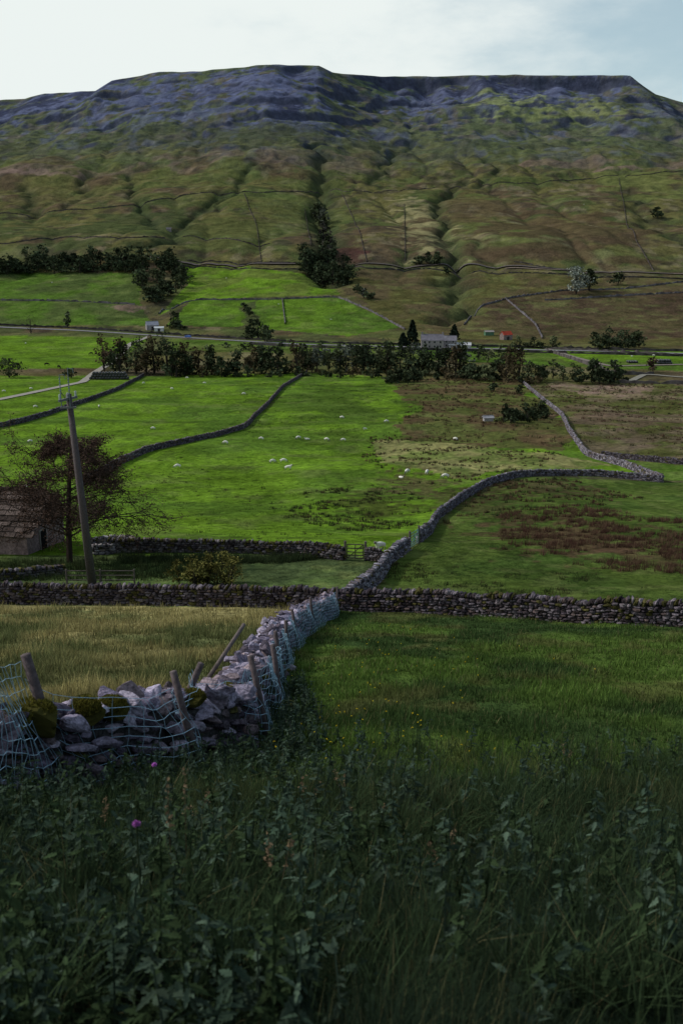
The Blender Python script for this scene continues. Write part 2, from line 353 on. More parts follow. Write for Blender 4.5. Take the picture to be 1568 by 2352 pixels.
# ------------------------------------------------------------ draped strips
def resamp(P_,step):
    P_=np.asarray(P_,float);d=np.concatenate([[0],np.cumsum(np.hypot(*np.diff(P_,axis=0).T))]);n=max(2,int(d[-1]/step)+1);s=np.linspace(0,d[-1],n)
    q=np.stack([np.interp(s,d,P_[:,0]),np.interp(s,d,P_[:,1])],1)
    t=np.gradient(q,axis=0);t/=np.linalg.norm(t,axis=1,keepdims=True)+1e-9
    return q,t,s
def smoothp(P_,step,it=3):
    q,_,_=resamp(P_,step)
    for _ in range(it): q[1:-1]=(q[:-2]+2*q[1:-1]+q[2:])/4
    return q
def strip(name,P_,w,lift,col,mat,step=4,nw=4):
    q,t,s=resamp(smoothp(P_,step),step);nrm=np.stack([-t[:,1],t[:,0]],1);A=Acc();o=np.linspace(-w/2,w/2,nw+1)
    X=q[:,0:1]+nrm[:,0:1]*o;Y=q[:,1:2]+nrm[:,1:2]*o;Z=H(X,Y);Z=Z.max(1,keepdims=True)*.5+Z*.5+lift
    i=np.arange(len(q)-1)[:,None]*(nw+1);j=np.arange(nw)[None]
    A.add(np.stack([X,Y,Z],-1).reshape(-1,3),[np.stack([i+j,i+j+1,i+nw+2+j,i+nw+1+j],-1).reshape(-1,4)],col)
    return A.build(name,mat,True)
ROAD=[(-300,740),(0,752),(170,759),(340,770),(430,776),(560,784),(700,792),(900,797),(1200,803),(1568,813),(1900,820)]
strip('road',SL(ROAD,3),5,.3,(.18,.175,.19),M_road)
strip('farm_track',SL([(-60,928),(0,918),(110,895),(190,878),(220,855),(262,830),(300,790),(345,772)],3),3.4,.2,(.27,.25,.22),M_road,2)
strip('railway_line',smoothp(SL([(330,590),(430,604),(700,614),(840,611),(1000,610),(1160,612),(1300,622),(1568,630),(1900,640)],3),15,6),6,.6,(.085,.07,.065),M_road)
strip('hill_track',smoothp(SL([(1160,618),(1330,625),(1568,630),(1900,638)],3),15,4),3.5,.7,(.20,.15,.13),M_road)
strip('farm_lane',SL([(1250,800),(1320,822),(1400,842),(1568,838)],3),3.5,.3,(.18,.15,.13),M_road,3)
strip('bridleway',SL([(1440,880),(1480,860),(1568,868),(1700,872)],3),3,.3,(.2,.19,.16),M_road,3)
# ------------------------------------------------------------ dry stone walls
SC_=np.array([(.20,.19,.21),(.26,.25,.28),(.13,.12,.14),(.20,.17,.16),(.30,.29,.31),(.10,.09,.095)])
def stone_cols(n,tint=(1,1,1),moss=0):
    c=SC_[rng.integers(0,len(SC_),n)]*rng.uniform(.65,1.25,(n,1))*np.array(tint)
    m=rng.random(n)<moss; c[m]=np.array((.085,.078,.03))*rng.uniform(.6,1.2,(m.sum(),1)); return c
def wall(name,P_,h=1.25,wb=.62,wt=.42,L=.34,ch=.16,cope=.26,tint=(1,1,1),moss=.03,RS=ROCK2,wob=.1,copes=1,jit=.04,build=True,sink=.1):
    q,t,s=resamp(P_,.5);tot=s[-1];A=Acc()
    def at(u):
        return np.interp(u,s,q[:,0]),np.interp(u,s,q[:,1]),np.interp(u,s,t[:,0]),np.interp(u,s,t[:,1])
    sx=rng.random()*99
    hv=lambda u:1+wob*(vn(u/2.5,0*u+sx,3)+.6*vn(u/.9,0*u+sx,5))
    n=max(2,int(round((h-cope*.8)/ch)))
    for k in range(n):
        hh=(k+.5)*ch; wd=wb+(wt-wb)*hh/h
        for sg in(-1,1):
            ln=rng.uniform(.55,1.5,int(tot/L*1.3)+5)*L; u=np.cumsum(ln)-ln/2; m=u<tot; u=u[m];ln=ln[m]
            x,y,tx,ty=at(u); o=sg*(wd/2-.13)+rng.normal(0,jit*.5,len(u)); px=x-ty*o+rng.normal(0,jit*.4,len(u)); py=y+tx*o+rng.normal(0,jit*.4,len(u))
            hvu=hv(u); z=H(x,y)+(hh-sink)*hvu
            yaw=np.arctan2(ty,tx)+rng.normal(0,.12,len(u))
            e=.4; sl=np.arctan((H(x+tx*e,y+ty*e)-H(x-tx*e,y-ty*e))/(2*e))
            B=RZ(yaw)@RY(-sl)@RX(rng.normal(0,.1,len(u)))
            scl=np.stack([ln*1.02,rng.uniform(.24,.34,len(u)),ch*rng.uniform(.85,1.2,len(u))*hvu],1)
            put_rocks(A,RS,np.stack([px,py,z],1),B,scl,stone_cols(len(u),tint,moss))
    if copes:
        ln=rng.uniform(.6,1.6,int(tot/(.14*L/.34)*1.6)+5)*.15*L/.34;u=np.cumsum(ln)-ln/2;m=u<tot;u=u[m];ln=ln[m]
        x,y,tx,ty=at(u);ch_=cope*rng.uniform(.7,1.35,len(u));z=H(x,y)+(n*ch-sink)*hv(u)+ch_*.4
        yaw=np.arctan2(ty,tx)+rng.normal(0,.15,len(u));B=RZ(yaw)@RY(rng.normal(.2,.2,len(u)))@RX(rng.normal(0,.12,len(u)))
        scl=np.stack([ln*1.15,wt*rng.uniform(.8,1.25,len(u)),ch_],1)
        put_rocks(A,RS,np.stack([x,y,z],1),B,scl,stone_cols(len(u),np.array(tint)*1.15,moss*2))
    x,y=q[:,0],q[:,1];nx,ny=-t[:,1],t[:,0];z=H(x,y)
    hw=(wb/2-.13);hw2=(wt/2-.1);tp=(n*ch-sink)*hv(s)
    V=np.stack([np.stack([x+nx*hw,y+ny*hw,z-.4],1),np.stack([x+nx*hw2,y+ny*hw2,z+tp],1),np.stack([x-nx*hw2,y-ny*hw2,z+tp],1),np.stack([x-nx*hw,y-ny*hw,z-.4],1)],1)
    i=np.arange(len(q)-1)[:,None]*4;j=np.arange(3)[None]
    A.add(V.reshape(-1,3),[np.stack([i+j,i+j+1,i+j+5,i+j+4],-1).reshape(-1,4)],(.04,.038,.04))
    return A.build(name,M_stone) if build else A
def farwall(name,pp,h=1.3,w=.8,col=(.10,.09,.095),n=3,lift=0):
    A=Acc()
    for p in pp:
        q,t,s=resamp(smoothp(SL(p,n),6,3),2.0);nx,ny=-t[:,1],t[:,0];x,y=q[:,0],q[:,1];z=H(x,y)+lift;hh=h*(1+.25*vn(s/3,s*0,2)+.2*rng.normal(size=len(s)))
        hh=np.where(rng.random(len(s))<.06,h*.2,hh)
        V=np.stack([np.stack([x+nx*w/2,y+ny*w/2,z-1.2],1),np.stack([x+nx*w*.35,y+ny*w*.35,z+hh],1),np.stack([x-nx*w*.35,y-ny*w*.35,z+hh],1),np.stack([x-nx*w/2,y-ny*w/2,z-1.2],1)],1)
        i=np.arange(len(q)-1)[:,None]*4;j=np.arange(3)[None]
        c=np.repeat(np.array(col)[None]*rng.uniform(.5,1.4,(len(s),1)),4,0)
        A.add(V.reshape(-1,3),[np.stack([i+j,i+j+1,i+j+5,i+j+4],-1).reshape(-1,4)],c)
    return A.build(name,M_far)
JN=np.array([-.5,47.5])
cw=SL([(-500,1385),(0,1386),(300,1390),(600,1394)],4); cw=np.vstack([cw,[JN]]); 
cw2=np.vstack([[JN],SL([(930,1406),(1250,1425),(1568,1440),(2000,1465)],4)])
wall('dry_stone_wall',smoothp(np.vstack([cw,cw2[1:]]),1),h=1.3,L=.27,ch=.13,moss=.12,tint=(.55,.49,.51))
wB1=np.vstack([[JN+np.array([.6,.3])],SL([(850,1350),(878,1322),(888,1296),(935,1263)],3)])
wB2=SL([(962,1246),(988,1222),(1000,1195),(1060,1150),(1110,1118),(1190,1095),(1300,1092),(1400,1096),(1520,1108)],3)
wall('dry_stone_wall',smoothp(wB1,1,2),h=1.2,L=.3,ch=.16,tint=(.9,.88,.94))
wall('dry_stone_wall',smoothp(wB2,2,2),h=1.15,wb=.55,wt=.35,L=.4,ch=.2,tint=(.75,.73,.79))
wall('dry_stone_wall',smoothp(SL([(1520,1108),(1420,1068),(1345,1048),(1305,990),(1290,955),(1240,915),(1190,872)],3),3,2),h=1.4,L=.6,ch=.28,tint=(.85,.82,.88))
wall('dry_stone_wall',smoothp(SL([(705,856),(650,890),(610,935),(560,985),(480,1007),(340,1037),(290,1060),(240,1086),(190,1112)],3),3,2),h=1.3,L=.6,ch=.28,tint=(.58,.51,.54))
wall('dry_stone_wall',smoothp(SL([(330,864),(270,897),(160,937),(60,970),(-60,995)],3),3,2),h=1.4,L=.7,ch=.3,tint=(.48,.44,.48))
wall('dry_stone_wall',smoothp(SL([(250,1270),(400,1268),(560,1270),(700,1277),(790,1287)],3),1,2),h=1.15,L=.3,ch=.16,tint=(.5,.46,.45),moss=.15)
wall('dry_stone_wall',smoothp(SL([(838,1287),(876,1290)],3),1,1),h=1.2,L=.3,ch=.16,tint=(.6,.56,.56))
wall('garden_wall',smoothp(SL([(205,1262),(250,1250),(310,1252),(300,1268),(215,1274)],2),.8,1),h=.9,L=.35,ch=.17,tint=(1.1,1.05,1.))
wall('dry_stone_wall',smoothp(SL([(-60,1335),(60,1330),(150,1318)],3),1,1),h=.9,L=.3,ch=.16,tint=(.45,.43,.43),moss=.2)
wall('dry_stone_wall',smoothp(SL([(1380,1048),(1568,1068),(1800,1080)],3),2,1),h=1.3,L=.5,ch=.25,tint=(.42,.39,.42))
# foreground tumbled wall
wn=smoothp(WALLNEAR,.4,3)
A=wall('dry_stone_wall',wn,h=1.02,wb=.8,wt=.6,L=.32,ch=.13,cope=.2,tint=(.85,.78,.92),moss=.05,RS=ROCK5,wob=.12,copes=0,jit=.14,build=False,sink=.05)
q,t,s=resamp(wn,.1);u=[];c=.0
while c<s[-1]:
    u.append(c);c+=rng.uniform(.13,.26)
u=np.array(u);u=np.concatenate([u,u+.05,u+.1]);n=len(u);x=np.interp(u,s,q[:,0]);y=np.interp(u,s,q[:,1]);tx=np.interp(u,s,t[:,0]);ty=np.interp(u,s,t[:,1])
o=rng.normal(0,.17,n);sz=rng.uniform(.18,.5,n)*np.interp(y,[8,14,20,46],[1.1,1.05,.75,.6])
pos=np.stack([x-ty*o,y+tx*o,H(x,y)+.84+rng.uniform(0,.18,n)],1)
B=RZ(np.arctan2(ty,tx)+rng.normal(0,1.2,n))@RX(rng.normal(0,.5,n))@RY(rng.normal(.1,.5,n))
col=stone_cols(n,(1.2,1.12,1.32),.0)
put_rocks(A,ROCK5,pos,B,np.stack([sz*1.15,sz*rng.uniform(.55,.95,n),sz*rng.uniform(.25,.6,n)],1),col)
n=110;u=rng.random(n)*s[-1]*.5;x=np.interp(u,s,q[:,0])+rng.normal(0,.5,n);y=np.interp(u,s,q[:,1])-rng.random(n)*.7;sz=rng.uniform(.12,.4,n)
put_rocks(A,ROCK5,np.stack([x,y,H(x,y)+sz*.15],1),rrot(n),np.stack([sz,sz*.8,sz*.6],1),stone_cols(n,(1.0,.95,1.05),.1))
A.build('dry_stone_wall',M_stone)
# moss cushions growing over the wall top (each draped over a rounded stone)
A=Acc();nc=9;cen=np.array([1.2,1.9,2.3,2.9,3.3,4.0,4.5,6.1,7.4]);rad=rng.uniform(.17,.30,nc)
cx=np.interp(cen,s,q[:,0])+rng.normal(0,.08,nc);cy=np.interp(cen,s,q[:,1])-.12;cz=H(cx,cy)+.98
put_rocks(A,ROCK5,np.stack([cx,cy,cz],1),RZ(rng.random(nc)*6.28),np.stack([rad*2.1,rad*1.9,rad*1.3],1),np.tile((.075,.07,.02),(nc,1)))
mossn=14000;k=rng.integers(0,nc,mossn);d=rng.normal(size=(mossn,3));d[:,2]=np.abs(d[:,2]);d/=np.linalg.norm(d,axis=1,keepdims=True)
pp=np.stack([cx,cy,cz],1)[k]+d*np.stack([rad*1.02,rad*.95,rad*.66],1)[k]
blm=np.array([(-.5,0,0),(.5,0,0),(0,.4,1.)])
inst(A,blm,[np.array([(0,1,2)])],pp-d*.01,RZ(rng.random(mossn)*6.28)@RX(rng.normal(0,.8,mossn)),np.stack([np.full(mossn,.022),np.full(mossn,.04),rng.uniform(.02,.055,mossn)],1),np.array((.13,.12,.025))[None]*rng.uniform(.4,1.5,(mossn,1)))
A.build('moss',M_grass)
farwall('far_field_walls',[[(365,722),(440,690),(640,688),(775,682),(850,714),(930,757)],[(648,688),(655,745)],[(1065,747),(1100,708),(1160,686),(1290,668)],[(1160,686),(1230,746),(1245,778)],[(1290,668),(1420,665),(1568,648)],[(0,690),(160,692),(310,700)],[(1250,690),(1568,672)]],col=(.12,.11,.12))
farwall('moor_walls',[[(-100,500),(300,472),(420,448),(700,442),(850,441),(1130,426),(1340,411),(1650,388)],[(785,447),(825,532),(842,602)],[(700,480),(714,565)],[(928,470),(930,600)],[(420,545),(620,560)],[(0,560),(180,545),(380,548)],[(1420,408),(1440,520),(1500,622)],[(560,444),(590,520),(600,605)]],h=1.1,w=.6,col=(.07,.06,.058))
farwall('railway_walls',[[(330,596),(430,612),(700,624)],[(700,620),(840,619),(1000,619),(1310,632),(1700,647)],[(1180,602),(1310,625)],[(430,598),(700,608)]],h=1.2,w=.7,col=(.055,.05,.05))
farwall('roadside_walls',[[(x,y-5) for x,y in ROAD],[(x,y+6) for x,y in ROAD[5:]]],h=1.3,w=.8,col=(.05,.046,.046))
farwall('lane_walls',[[(1255,806),(1320,828),(1420,862),(1500,860)],[(1420,880),(1700,885)],[(1240,800),(1568,818)]],h=1.3,w=.8,col=(.09,.08,.08))
# ------------------------------------------------------------ trees
LQ=np.array([(-.5,0,0),(0,-.36,.06),(.5,0,0),(0,.36,.06)]);LQF=np.array([(0,1,2,3)])
def far_tree(A,x,y,h,w,col,nleaf=260,leaf=.75,seed=0,trunk=.06,bare=False,bush=False):
    z=float(H(np.array([x]),np.array([y]))[0]);bk=np.array((.045,.04,.034))
    k=rng.integers(9,15);tr=.0 if bush else trunk*rng.uniform(.3,2.6)
    tube(A,[(x,y,z-.5),(x+rng.normal(0,.1),y,z+h*.35),(x+rng.normal(0,.3),y,z+h*.75)],[h*.028,h*.02,h*.008],bk,4)
    lx=rng.normal(0,w*.08);cb=rng.uniform(.7,1.35)
    for i in range(k):
        f=(i+rng.random())/k;a=rng.random()*6.28;pr=math.sin(min(1,.28+f*.9)*math.pi*.93)**.6
        r=w*.42*math.sqrt(rng.random())*pr;c=np.array([x+lx*f+math.cos(a)*r,y+math.sin(a)*r,z+h*(tr+.09+(.88-tr)*f)])
        rr=np.array([w*.24,w*.24,h*.12])*rng.uniform(.6,1.25)
        tube(A,[(x,y,z+h*.2*f),(c[0]*.5+x*.5,c[1]*.5+y*.5,z*.35+c[2]*.65),c],[h*.012,h*.008,h*.003],bk,3)
        n=int(nleaf/k*rng.uniform(.6,1.4));d=rng.normal(size=(n,3));d/=np.linalg.norm(d,axis=1,keepdims=True);rad=rng.uniform(.4,1.15,(n,1))
        p=c+d*rr*rad; cc=np.array(col)[None]*cb*rng.uniform(.55,1.6)*rng.uniform(.7,1.3,(n,1))
        sz=leaf*rng.uniform(.5,1.4,n)*(.5 if bare else 1)
        inst(A,LQ,[LQF],p,rrot(n),np.stack([sz,sz,sz],1),cc)
def conifer(A,x,y,h,w,col,n=400,leaf=.7):
    z=float(H(np.array([x]),np.array([y]))[0]);tube(A,[(x,y,z-.5),(x,y,z+h)],[h*.025,.03],(.05,.04,.03),5)
    f=rng.random(n)**.8;a=rng.random(n)*6.28;r=w/2*(1-f)**.7*rng.uniform(.3,1.1,n);p=np.stack([x+np.cos(a)*r,y+np.sin(a)*r,z+h*(.03+.95*f)],1)
    sz=leaf*rng.uniform(.8,1.6,n);inst(A,LQ,[LQF],p,rrot(n),np.stack([sz,sz,sz],1),np.array(col)[None]*rng.uniform(.6,1.4,(n,1)))
def dep(p): return p[1]*math.cos(TH)-p[2]*math.sin(TH)
def belt(name,line,step,hp,wp,cols,nleaf=240,leafpx=6.5,jy=4,**k):
    A=Acc();pts=np.array(line,float);dd=np.concatenate([[0],np.cumsum(np.hypot(*np.diff(pts,axis=0).T))])
    u=0
    while u<dd[-1]:
        px=np.interp(u,dd,pts[:,0]);py=np.interp(u,dd,pts[:,1])+rng.uniform(-jy,jy);p=S(px,py);sc_=dep(p)/F
        h=rng.uniform(*hp)*sc_*(1 if rng.random()<.7 else .6);w=rng.uniform(*wp)*sc_;c=cols[rng.integers(len(cols))]
        far_tree(A,p[0],p[1],h,w,c,nleaf,leafpx*sc_,**k);u+=step*rng.uniform(.4,1.6)
    return A.build(name,M_leaf)
DG=(.036,.048,.026);DG2=(.050,.062,.032);BG=(.08,.064,.036);LG=(.08,.092,.046);GY=(.082,.092,.072)
belt('tree_belt',[(255,850),(330,858),(400,858)],20,(62,94),(46,66),[BG,DG2,DG],480)
belt('tree_belt',[(395,862),(560,862),(700,856)],17,(44,72),(38,56),[DG,DG2,DG,BG],380)
belt('tree_belt',[(700,852),(830,852)],20,(34,62),(34,50),[GY,DG2,LG],320)
belt('tree_belt',[(835,850),(900,855),(1040,862)],18,(44,74),(40,62),[DG,DG,DG2],400)
belt('tree_belt',[(1045,868),(1150,874),(1245,876)],19,(50,80),(38,58),[BG,DG2,LG,DG],360)
belt('tree_belt',[(1245,872),(1335,876)],18,(30,50),(28,44),[GY,LG],240,5)
belt('tree_belt',[(1335,878),(1420,880)],15,(40,64),(40,56),[DG,DG],380)
belt('tree_belt',[(400,866),(700,862),(1040,868),(1240,880)],20,(14,28),(24,40),[DG,DG2,BG],120,6,bush=True,jy=5)
belt('tree_belt',[(690,832),(760,826),(900,820),(1200,835)],26,(18,34),(28,46),[LG,GY,DG2],180,6)
belt('woodland',[(-60,612),(100,612),(220,610),(350,606),(410,606)],12,(26,44),(30,44),[DG,DG2],200,6,jy=10)
belt('woodland',[(-60,628),(150,626),(320,624)],12,(26,42),(30,44),[DG,DG,DG2],200,6,jy=4)
belt('woodland',[(330,630),(325,665),(345,695),(390,680),(425,655),(400,625),(360,640),(370,670),(350,690)],10,(26,40),(30,42),[DG,DG2],200,6,jy=6)
belt('gully_trees',[(725,495),(745,530),(735,560),(765,585),(735,600)],7,(22,40),(24,40),[DG2,GY,(.05,.048,.04)],170,6,jy=10)
belt('gully_trees',[(705,625),(740,645),(785,662),(800,640),(760,620),(700,612),(740,660),(770,640)],10,(32,54),(38,54),[DG,DG],260,6,jy=6)
belt('gully_trees',[(820,672),(845,690),(860,680)],9,(18,30),(20,30),[GY,DG2],140,5)
belt('gully_trees',[(560,705),(580,740),(570,765)],18,(14,22),(18,26),[DG2,DG],120,5)
belt('roadside_trees',[(575,776),(600,782),(625,784)],10,(34,48),(32,44),[DG,DG2],260,6)
belt('roadside_trees',[(395,752),(415,757)],10,(26,38),(26,38),[DG2,DG],220,6)
belt('roadside_trees',[(1365,800),(1420,800),(1478,800)],12,(30,52),(34,50),[DG,DG2],240,6)
belt('roadside_trees',[(1185,797),(1280,800)],16,(14,28),(22,34),[DG2,LG],140,5)
belt('roadside_trees',[(520,802),(700,806),(930,808),(1200,812)],30,(10,22),(20,40),[DG2,DG],100,5,bush=True)
belt('hillside_trees',[(955,604),(985,606),(1012,606)],8,(20,30),(22,30),[DG2,DG],160,5)
belt('hedgerow',[(1155,965),(1200,968),(1250,958)],9,(24,44),(24,36),[DG,DG2],260,6,bush=True,jy=6)
belt('hedgerow',[(890,878),(925,880),(960,878)],8,(20,38),(24,34),[DG,DG2],220,6,bush=True)
def one(name,px,py,hp,wp,col,n=420,leaf=6,fn=far_tree,**k):
    p=S(px,py);s_=dep(p)/F;A=Acc()
    fn(A,p[0],p[1],hp*s_,wp*s_,col,n,leaf*s_,**k);return A.build(name,M_leaf,loc=(p[0],p[1],p[2]))
one('willow_tree',1322,676,62,72,(.13,.145,.125),900,5);one('hawthorn_tree',1352,668,48,38,DG)
one('hawthorn_tree',72,766,42,40,(.08,.07,.05),200,4,bare=True);one('hawthorn_tree',157,752,34,18,DG2,260)
one('hawthorn_tree',240,852,80,46,(.09,.062,.04),480,5);one('hawthorn_tree',22,866,42,74,(.045,.055,.026),500);one('hawthorn_tree',165,868,22,34,DG2,200)
one('hawthorn_tree',1130,898,18,22,DG,180);one('hawthorn_tree',1418,655,28,42,DG,260);one('hawthorn_tree',1508,502,26,30,DG,200);one('hawthorn_tree',1192,905,22,22,DG,150)
one('hawthorn_tree',1498,856,34,36,(.08,.058,.04),240);one('conifer_tree',946,792,56,34,(.02,.03,.02),fn=conifer,n=600);one('conifer_tree',1042,780,34,26,(.02,.03,.02),fn=conifer)
one('conifer_tree',925,795,30,28,(.02,.03,.02),fn=conifer)
one('hawthorn_tree',1024,630,16,20,DG,120);one('hawthorn_tree',833,850,36,46,DG,300)
# ragged larch beside the barn
def branch(A,leafs,p,d,L,r,lev,col):
    n=5;pts=[p];dd=np.array(d,float)
    for i in range(n):
        dd=dd+rng.normal(0,.15 if lev else .03,3)+np.array([0,0,(-.04 if lev else .03)]);dd/=np.linalg.norm(dd);pts.append(pts[-1]+dd*L/n)
    tube(A,pts,np.linspace(r,max(r*.4,.012),n+1),col,6 if lev<2 else 3)
    if lev>=1: leafs.extend(pts[2:])
    if lev>=3: return
    k=[46,7,5][lev]
    for i in range(k):
        f=(.22+.77*(i+rng.random())/k) if lev==0 else (.2+.8*(i+rng.random())/k);idx=min(int(f*n),n-1);q_=pts[idx]+(pts[idx+1]-pts[idx])*(f*n-idx)
        if lev==0:
            a=rng.random()*6.28;nd=np.array([math.cos(a),math.sin(a),rng.uniform(.0,.55)]);l=L*.66*(1.05-f)**.45*rng.uniform(.55,1.1);rr=.065*(1.25-f)
        else:
            a=rng.normal(size=3);a-=a@dd*dd;a/=np.linalg.norm(a);a[2]*=.5;nd=dd+a*rng.uniform(.7,1.2);l=L*rng.uniform(.35,.6);rr=r*.5
        nd/=np.linalg.norm(nd);branch(A,leafs,q_,nd,l,max(rr,.018),lev+1,col)
def big_tree(name,p,Ht,leafcol,frac,lsz,col=(.045,.033,.028)):
    A=Acc();lf=[];branch(A,lf,np.array([p[0],p[1],p[2]-.3]),(.0,0,1),Ht,.24,0,col)
    lf=np.array(lf);lf=np.repeat(lf,frac,0);n=len(lf);q_=lf+rng.normal(0,.15,(n,3));sz=lsz*rng.uniform(.5,1.3,n)
    inst(A,LQ,[LQF],q_,rrot(n),np.stack([sz,sz*.55,sz],1),np.array(leafcol)[None]*rng.uniform(.5,1.5,(n,1)))
    return A.build(name,M_leaf,loc=tuple(p))
pt=S(160,1292);big_tree('larch_tree',pt,9.6,(.085,.055,.042),5,.17)
p=S(462,1342);A=Acc()
for i in range(14):
    far_tree(A,p[0]+rng.normal(0,.9),p[1]+rng.normal(0,.4),rng.uniform(1.2,2.2),rng.uniform(1.2,1.9),(.10,.095,.028),380,.14,bush=True)
A.build('hawthorn_bush',M_leaf,loc=tuple(p))
# ------------------------------------------------------------ vegetation blades
BLT=np.array([(-.5,0,0),(.5,0,0),(-.32,.22,.55),(.32,.22,.55),(0,.62,1.)]);BLF=[np.array([(0,1,3,2)]),np.array([(2,3,4)])]
BLS=np.array([(-.5,0,0),(.5,0,0),(0,.4,1.)]);BLSF=[np.array([(0,1,2)])]
def blades(A,X,Y,h,w,col,lean=1,lift=0,simple=False):
    n=len(X);z=H(X,Y)+lift-.02;B=RZ(rng.random(n)*6.28)@RX(-rng.normal(.0,.3,n)*lean)
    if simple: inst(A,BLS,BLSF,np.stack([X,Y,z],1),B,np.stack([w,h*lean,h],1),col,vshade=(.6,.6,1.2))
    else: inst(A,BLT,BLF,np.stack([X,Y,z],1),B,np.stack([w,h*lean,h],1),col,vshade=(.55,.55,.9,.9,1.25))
def scatter(n,y0,y1,pw=2.0,aw=.46):
    u=rng.random(n)
    Y=(y0**(2-pw)+u*(y1**(2-pw)-y0**(2-pw)))**(1/(2-pw)) if pw!=2 else y0*(y1/y0)**u
    return rng.uniform(-aw,aw,n)*(Y+2),Y
crossY=lambda X:np.interp(X,[-40,-.7,15,40],[51.5,47.3,41.,35.5])
def off_wall(X,Y,lo=-.45,hi=.45):
    s_=side_of_wall(X,Y);return ~((s_>lo)&(s_<hi)&(Y>7))
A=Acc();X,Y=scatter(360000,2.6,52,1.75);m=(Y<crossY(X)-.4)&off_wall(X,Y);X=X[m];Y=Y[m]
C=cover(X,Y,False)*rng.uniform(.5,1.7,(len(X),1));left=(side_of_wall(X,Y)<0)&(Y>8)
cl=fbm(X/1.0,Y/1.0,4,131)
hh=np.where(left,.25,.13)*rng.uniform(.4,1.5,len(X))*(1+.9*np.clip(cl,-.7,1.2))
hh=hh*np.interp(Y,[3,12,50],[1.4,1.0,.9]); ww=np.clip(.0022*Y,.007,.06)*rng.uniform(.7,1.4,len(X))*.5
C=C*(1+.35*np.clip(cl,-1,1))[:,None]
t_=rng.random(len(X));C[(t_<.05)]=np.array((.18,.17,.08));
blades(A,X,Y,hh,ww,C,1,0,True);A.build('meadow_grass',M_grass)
A=Acc();nt=1500;X0,Y0=scatter(nt,3.2,14,1.6);X=np.repeat(X0,24)+rng.normal(0,.05,nt*24);Y=np.repeat(Y0,24)+rng.normal(0,.05,nt*24);m=off_wall(X,Y,-.5,.5);X=X[m];Y=Y[m]
hh=np.repeat(rng.uniform(.15,.45,nt),24)[m]*rng.uniform(.5,1.2,len(X));C=np.array((.034,.054,.025))*rng.uniform(.5,1.8,(len(X),1));C[rng.random(len(X))<.035]=(.15,.14,.07)  # tussock greens kept dark, foreground cloud shade put into the colour
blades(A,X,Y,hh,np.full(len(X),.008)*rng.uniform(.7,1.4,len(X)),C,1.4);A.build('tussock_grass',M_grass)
A=Acc()
def tufts(zone,n,col,h,per=16,thr=-.1,sz=3.,sp=.16):
    w_=PW(zone);x0,y0=w_.min(0);x1,y1=w_.max(0);X=rng.uniform(x0,x1,n*6);Y=rng.uniform(y0,y1,n*6)
    m=inpoly(w_,X,Y)&(fbm(X/sz,Y/sz,4,141)+rng.normal(0,.15,len(X))>thr);X=X[m][:n];Y=Y[m][:n];k=len(X)
    if k==0: return
    X=np.repeat(X,per)+rng.normal(0,sp,k*per);Y=np.repeat(Y,per)+rng.normal(0,sp,k*per)
    hh=np.repeat(rng.uniform(.4,1.2,k),per)*h*rng.uniform(.6,1.2,k*per);cc=np.repeat(np.array(col)[rng.integers(0,len(col),k)]*rng.uniform(.7,1.4,(k,1)),per,0)
    blades(A,X,Y,hh,np.clip(Y*.0006,.03,.2),cc*rng.uniform(.8,1.2,(k*per,1)),.9,0,True)
RB=[(.10,.055,.04),(.08,.043,.032),(.12,.08,.05)];RG=[(.035,.05,.02),(.045,.055,.022),(.065,.055,.028)]
tufts([(1150,1180),(1300,1160),(1600,1200),(1600,1330),(1400,1310),(1150,1270)],1200,RB,.5,16,0,2.5)
tufts([(1050,1100),(1300,1100),(1500,1150),(1200,1180),(1010,1210)],500,RB+RG,.45,14,.1)
tufts([(700,1130),(900,1110),(1000,1160),(960,1210),(800,1225),(650,1190)],450,RG,.4,14,.1)
tufts([(850,1000),(1000,1000),(1300,1045),(1250,1070),(1000,1130),(900,1110),(830,1050)],600,RG+RB,.45,12,.2,4)
tufts([(900,870),(1190,872),(1300,970),(1330,1030),(900,1000),(940,930)],900,RB+RG,.7,10,-.1,6,.3)
tufts([(1200,880),(1568,880),(1568,1050),(1350,1040),(1290,940)],900,RB+RG+[(.2,.15,.11)],.6,9,0,7,.3)
tufts([(300,1000),(600,1100),(850,1240),(300,1240)],180,RG,.28,12,.3)
tufts([(560,880),(900,880),(930,1000),(500,1020)],350,[(.035,.06,.014)],.3,10,.1,6,.4)
tufts([(340,1080),(900,1120),(850,1250),(300,1240)],300,[(.06,.09,.018),(.04,.06,.018)],.22,10,-.3,3,.3)
tufts([(880,1290),(1560,1330),(1560,1420),(900,1380)],300,RG,.25,14,.2)
tufts([(0,1290),(520,1285),(500,1335),(0,1335)],700,[(.035,.055,.022),(.05,.065,.026)],.55,14,-.4)
tufts([(270,1278),(780,1280),(640,1295),(280,1295)],500,[(.03,.045,.02),(.035,.05,.022)],.6,14,-.6)
A.build('rushes',M_grass)
def leaf_t():
    L_=[(.12,.16),(.2,.1),(.32,.24),(.42,.14),(.55,.22),(.66,.11),(.78,.12),(1,0)]
    V=[(0,0,0)]+[(x,y,-.25*x*x) for x,y in L_[:-1]]+[(1,0,-.25)]+[(x,-y,-.25*x*x) for x,y in L_[:-1][::-1]]
    V.append((.5,0,-.1));c=len(V)-1;Fs=[(c,i,i+1) for i in range(c-1)]+[(c,c-1,0)];return np.array(V),np.array(Fs)
LT,LF=leaf_t()
A=Acc()
X0,Y0=scatter(3100,3.0,15,1.4);s_=side_of_wall(X0,Y0)
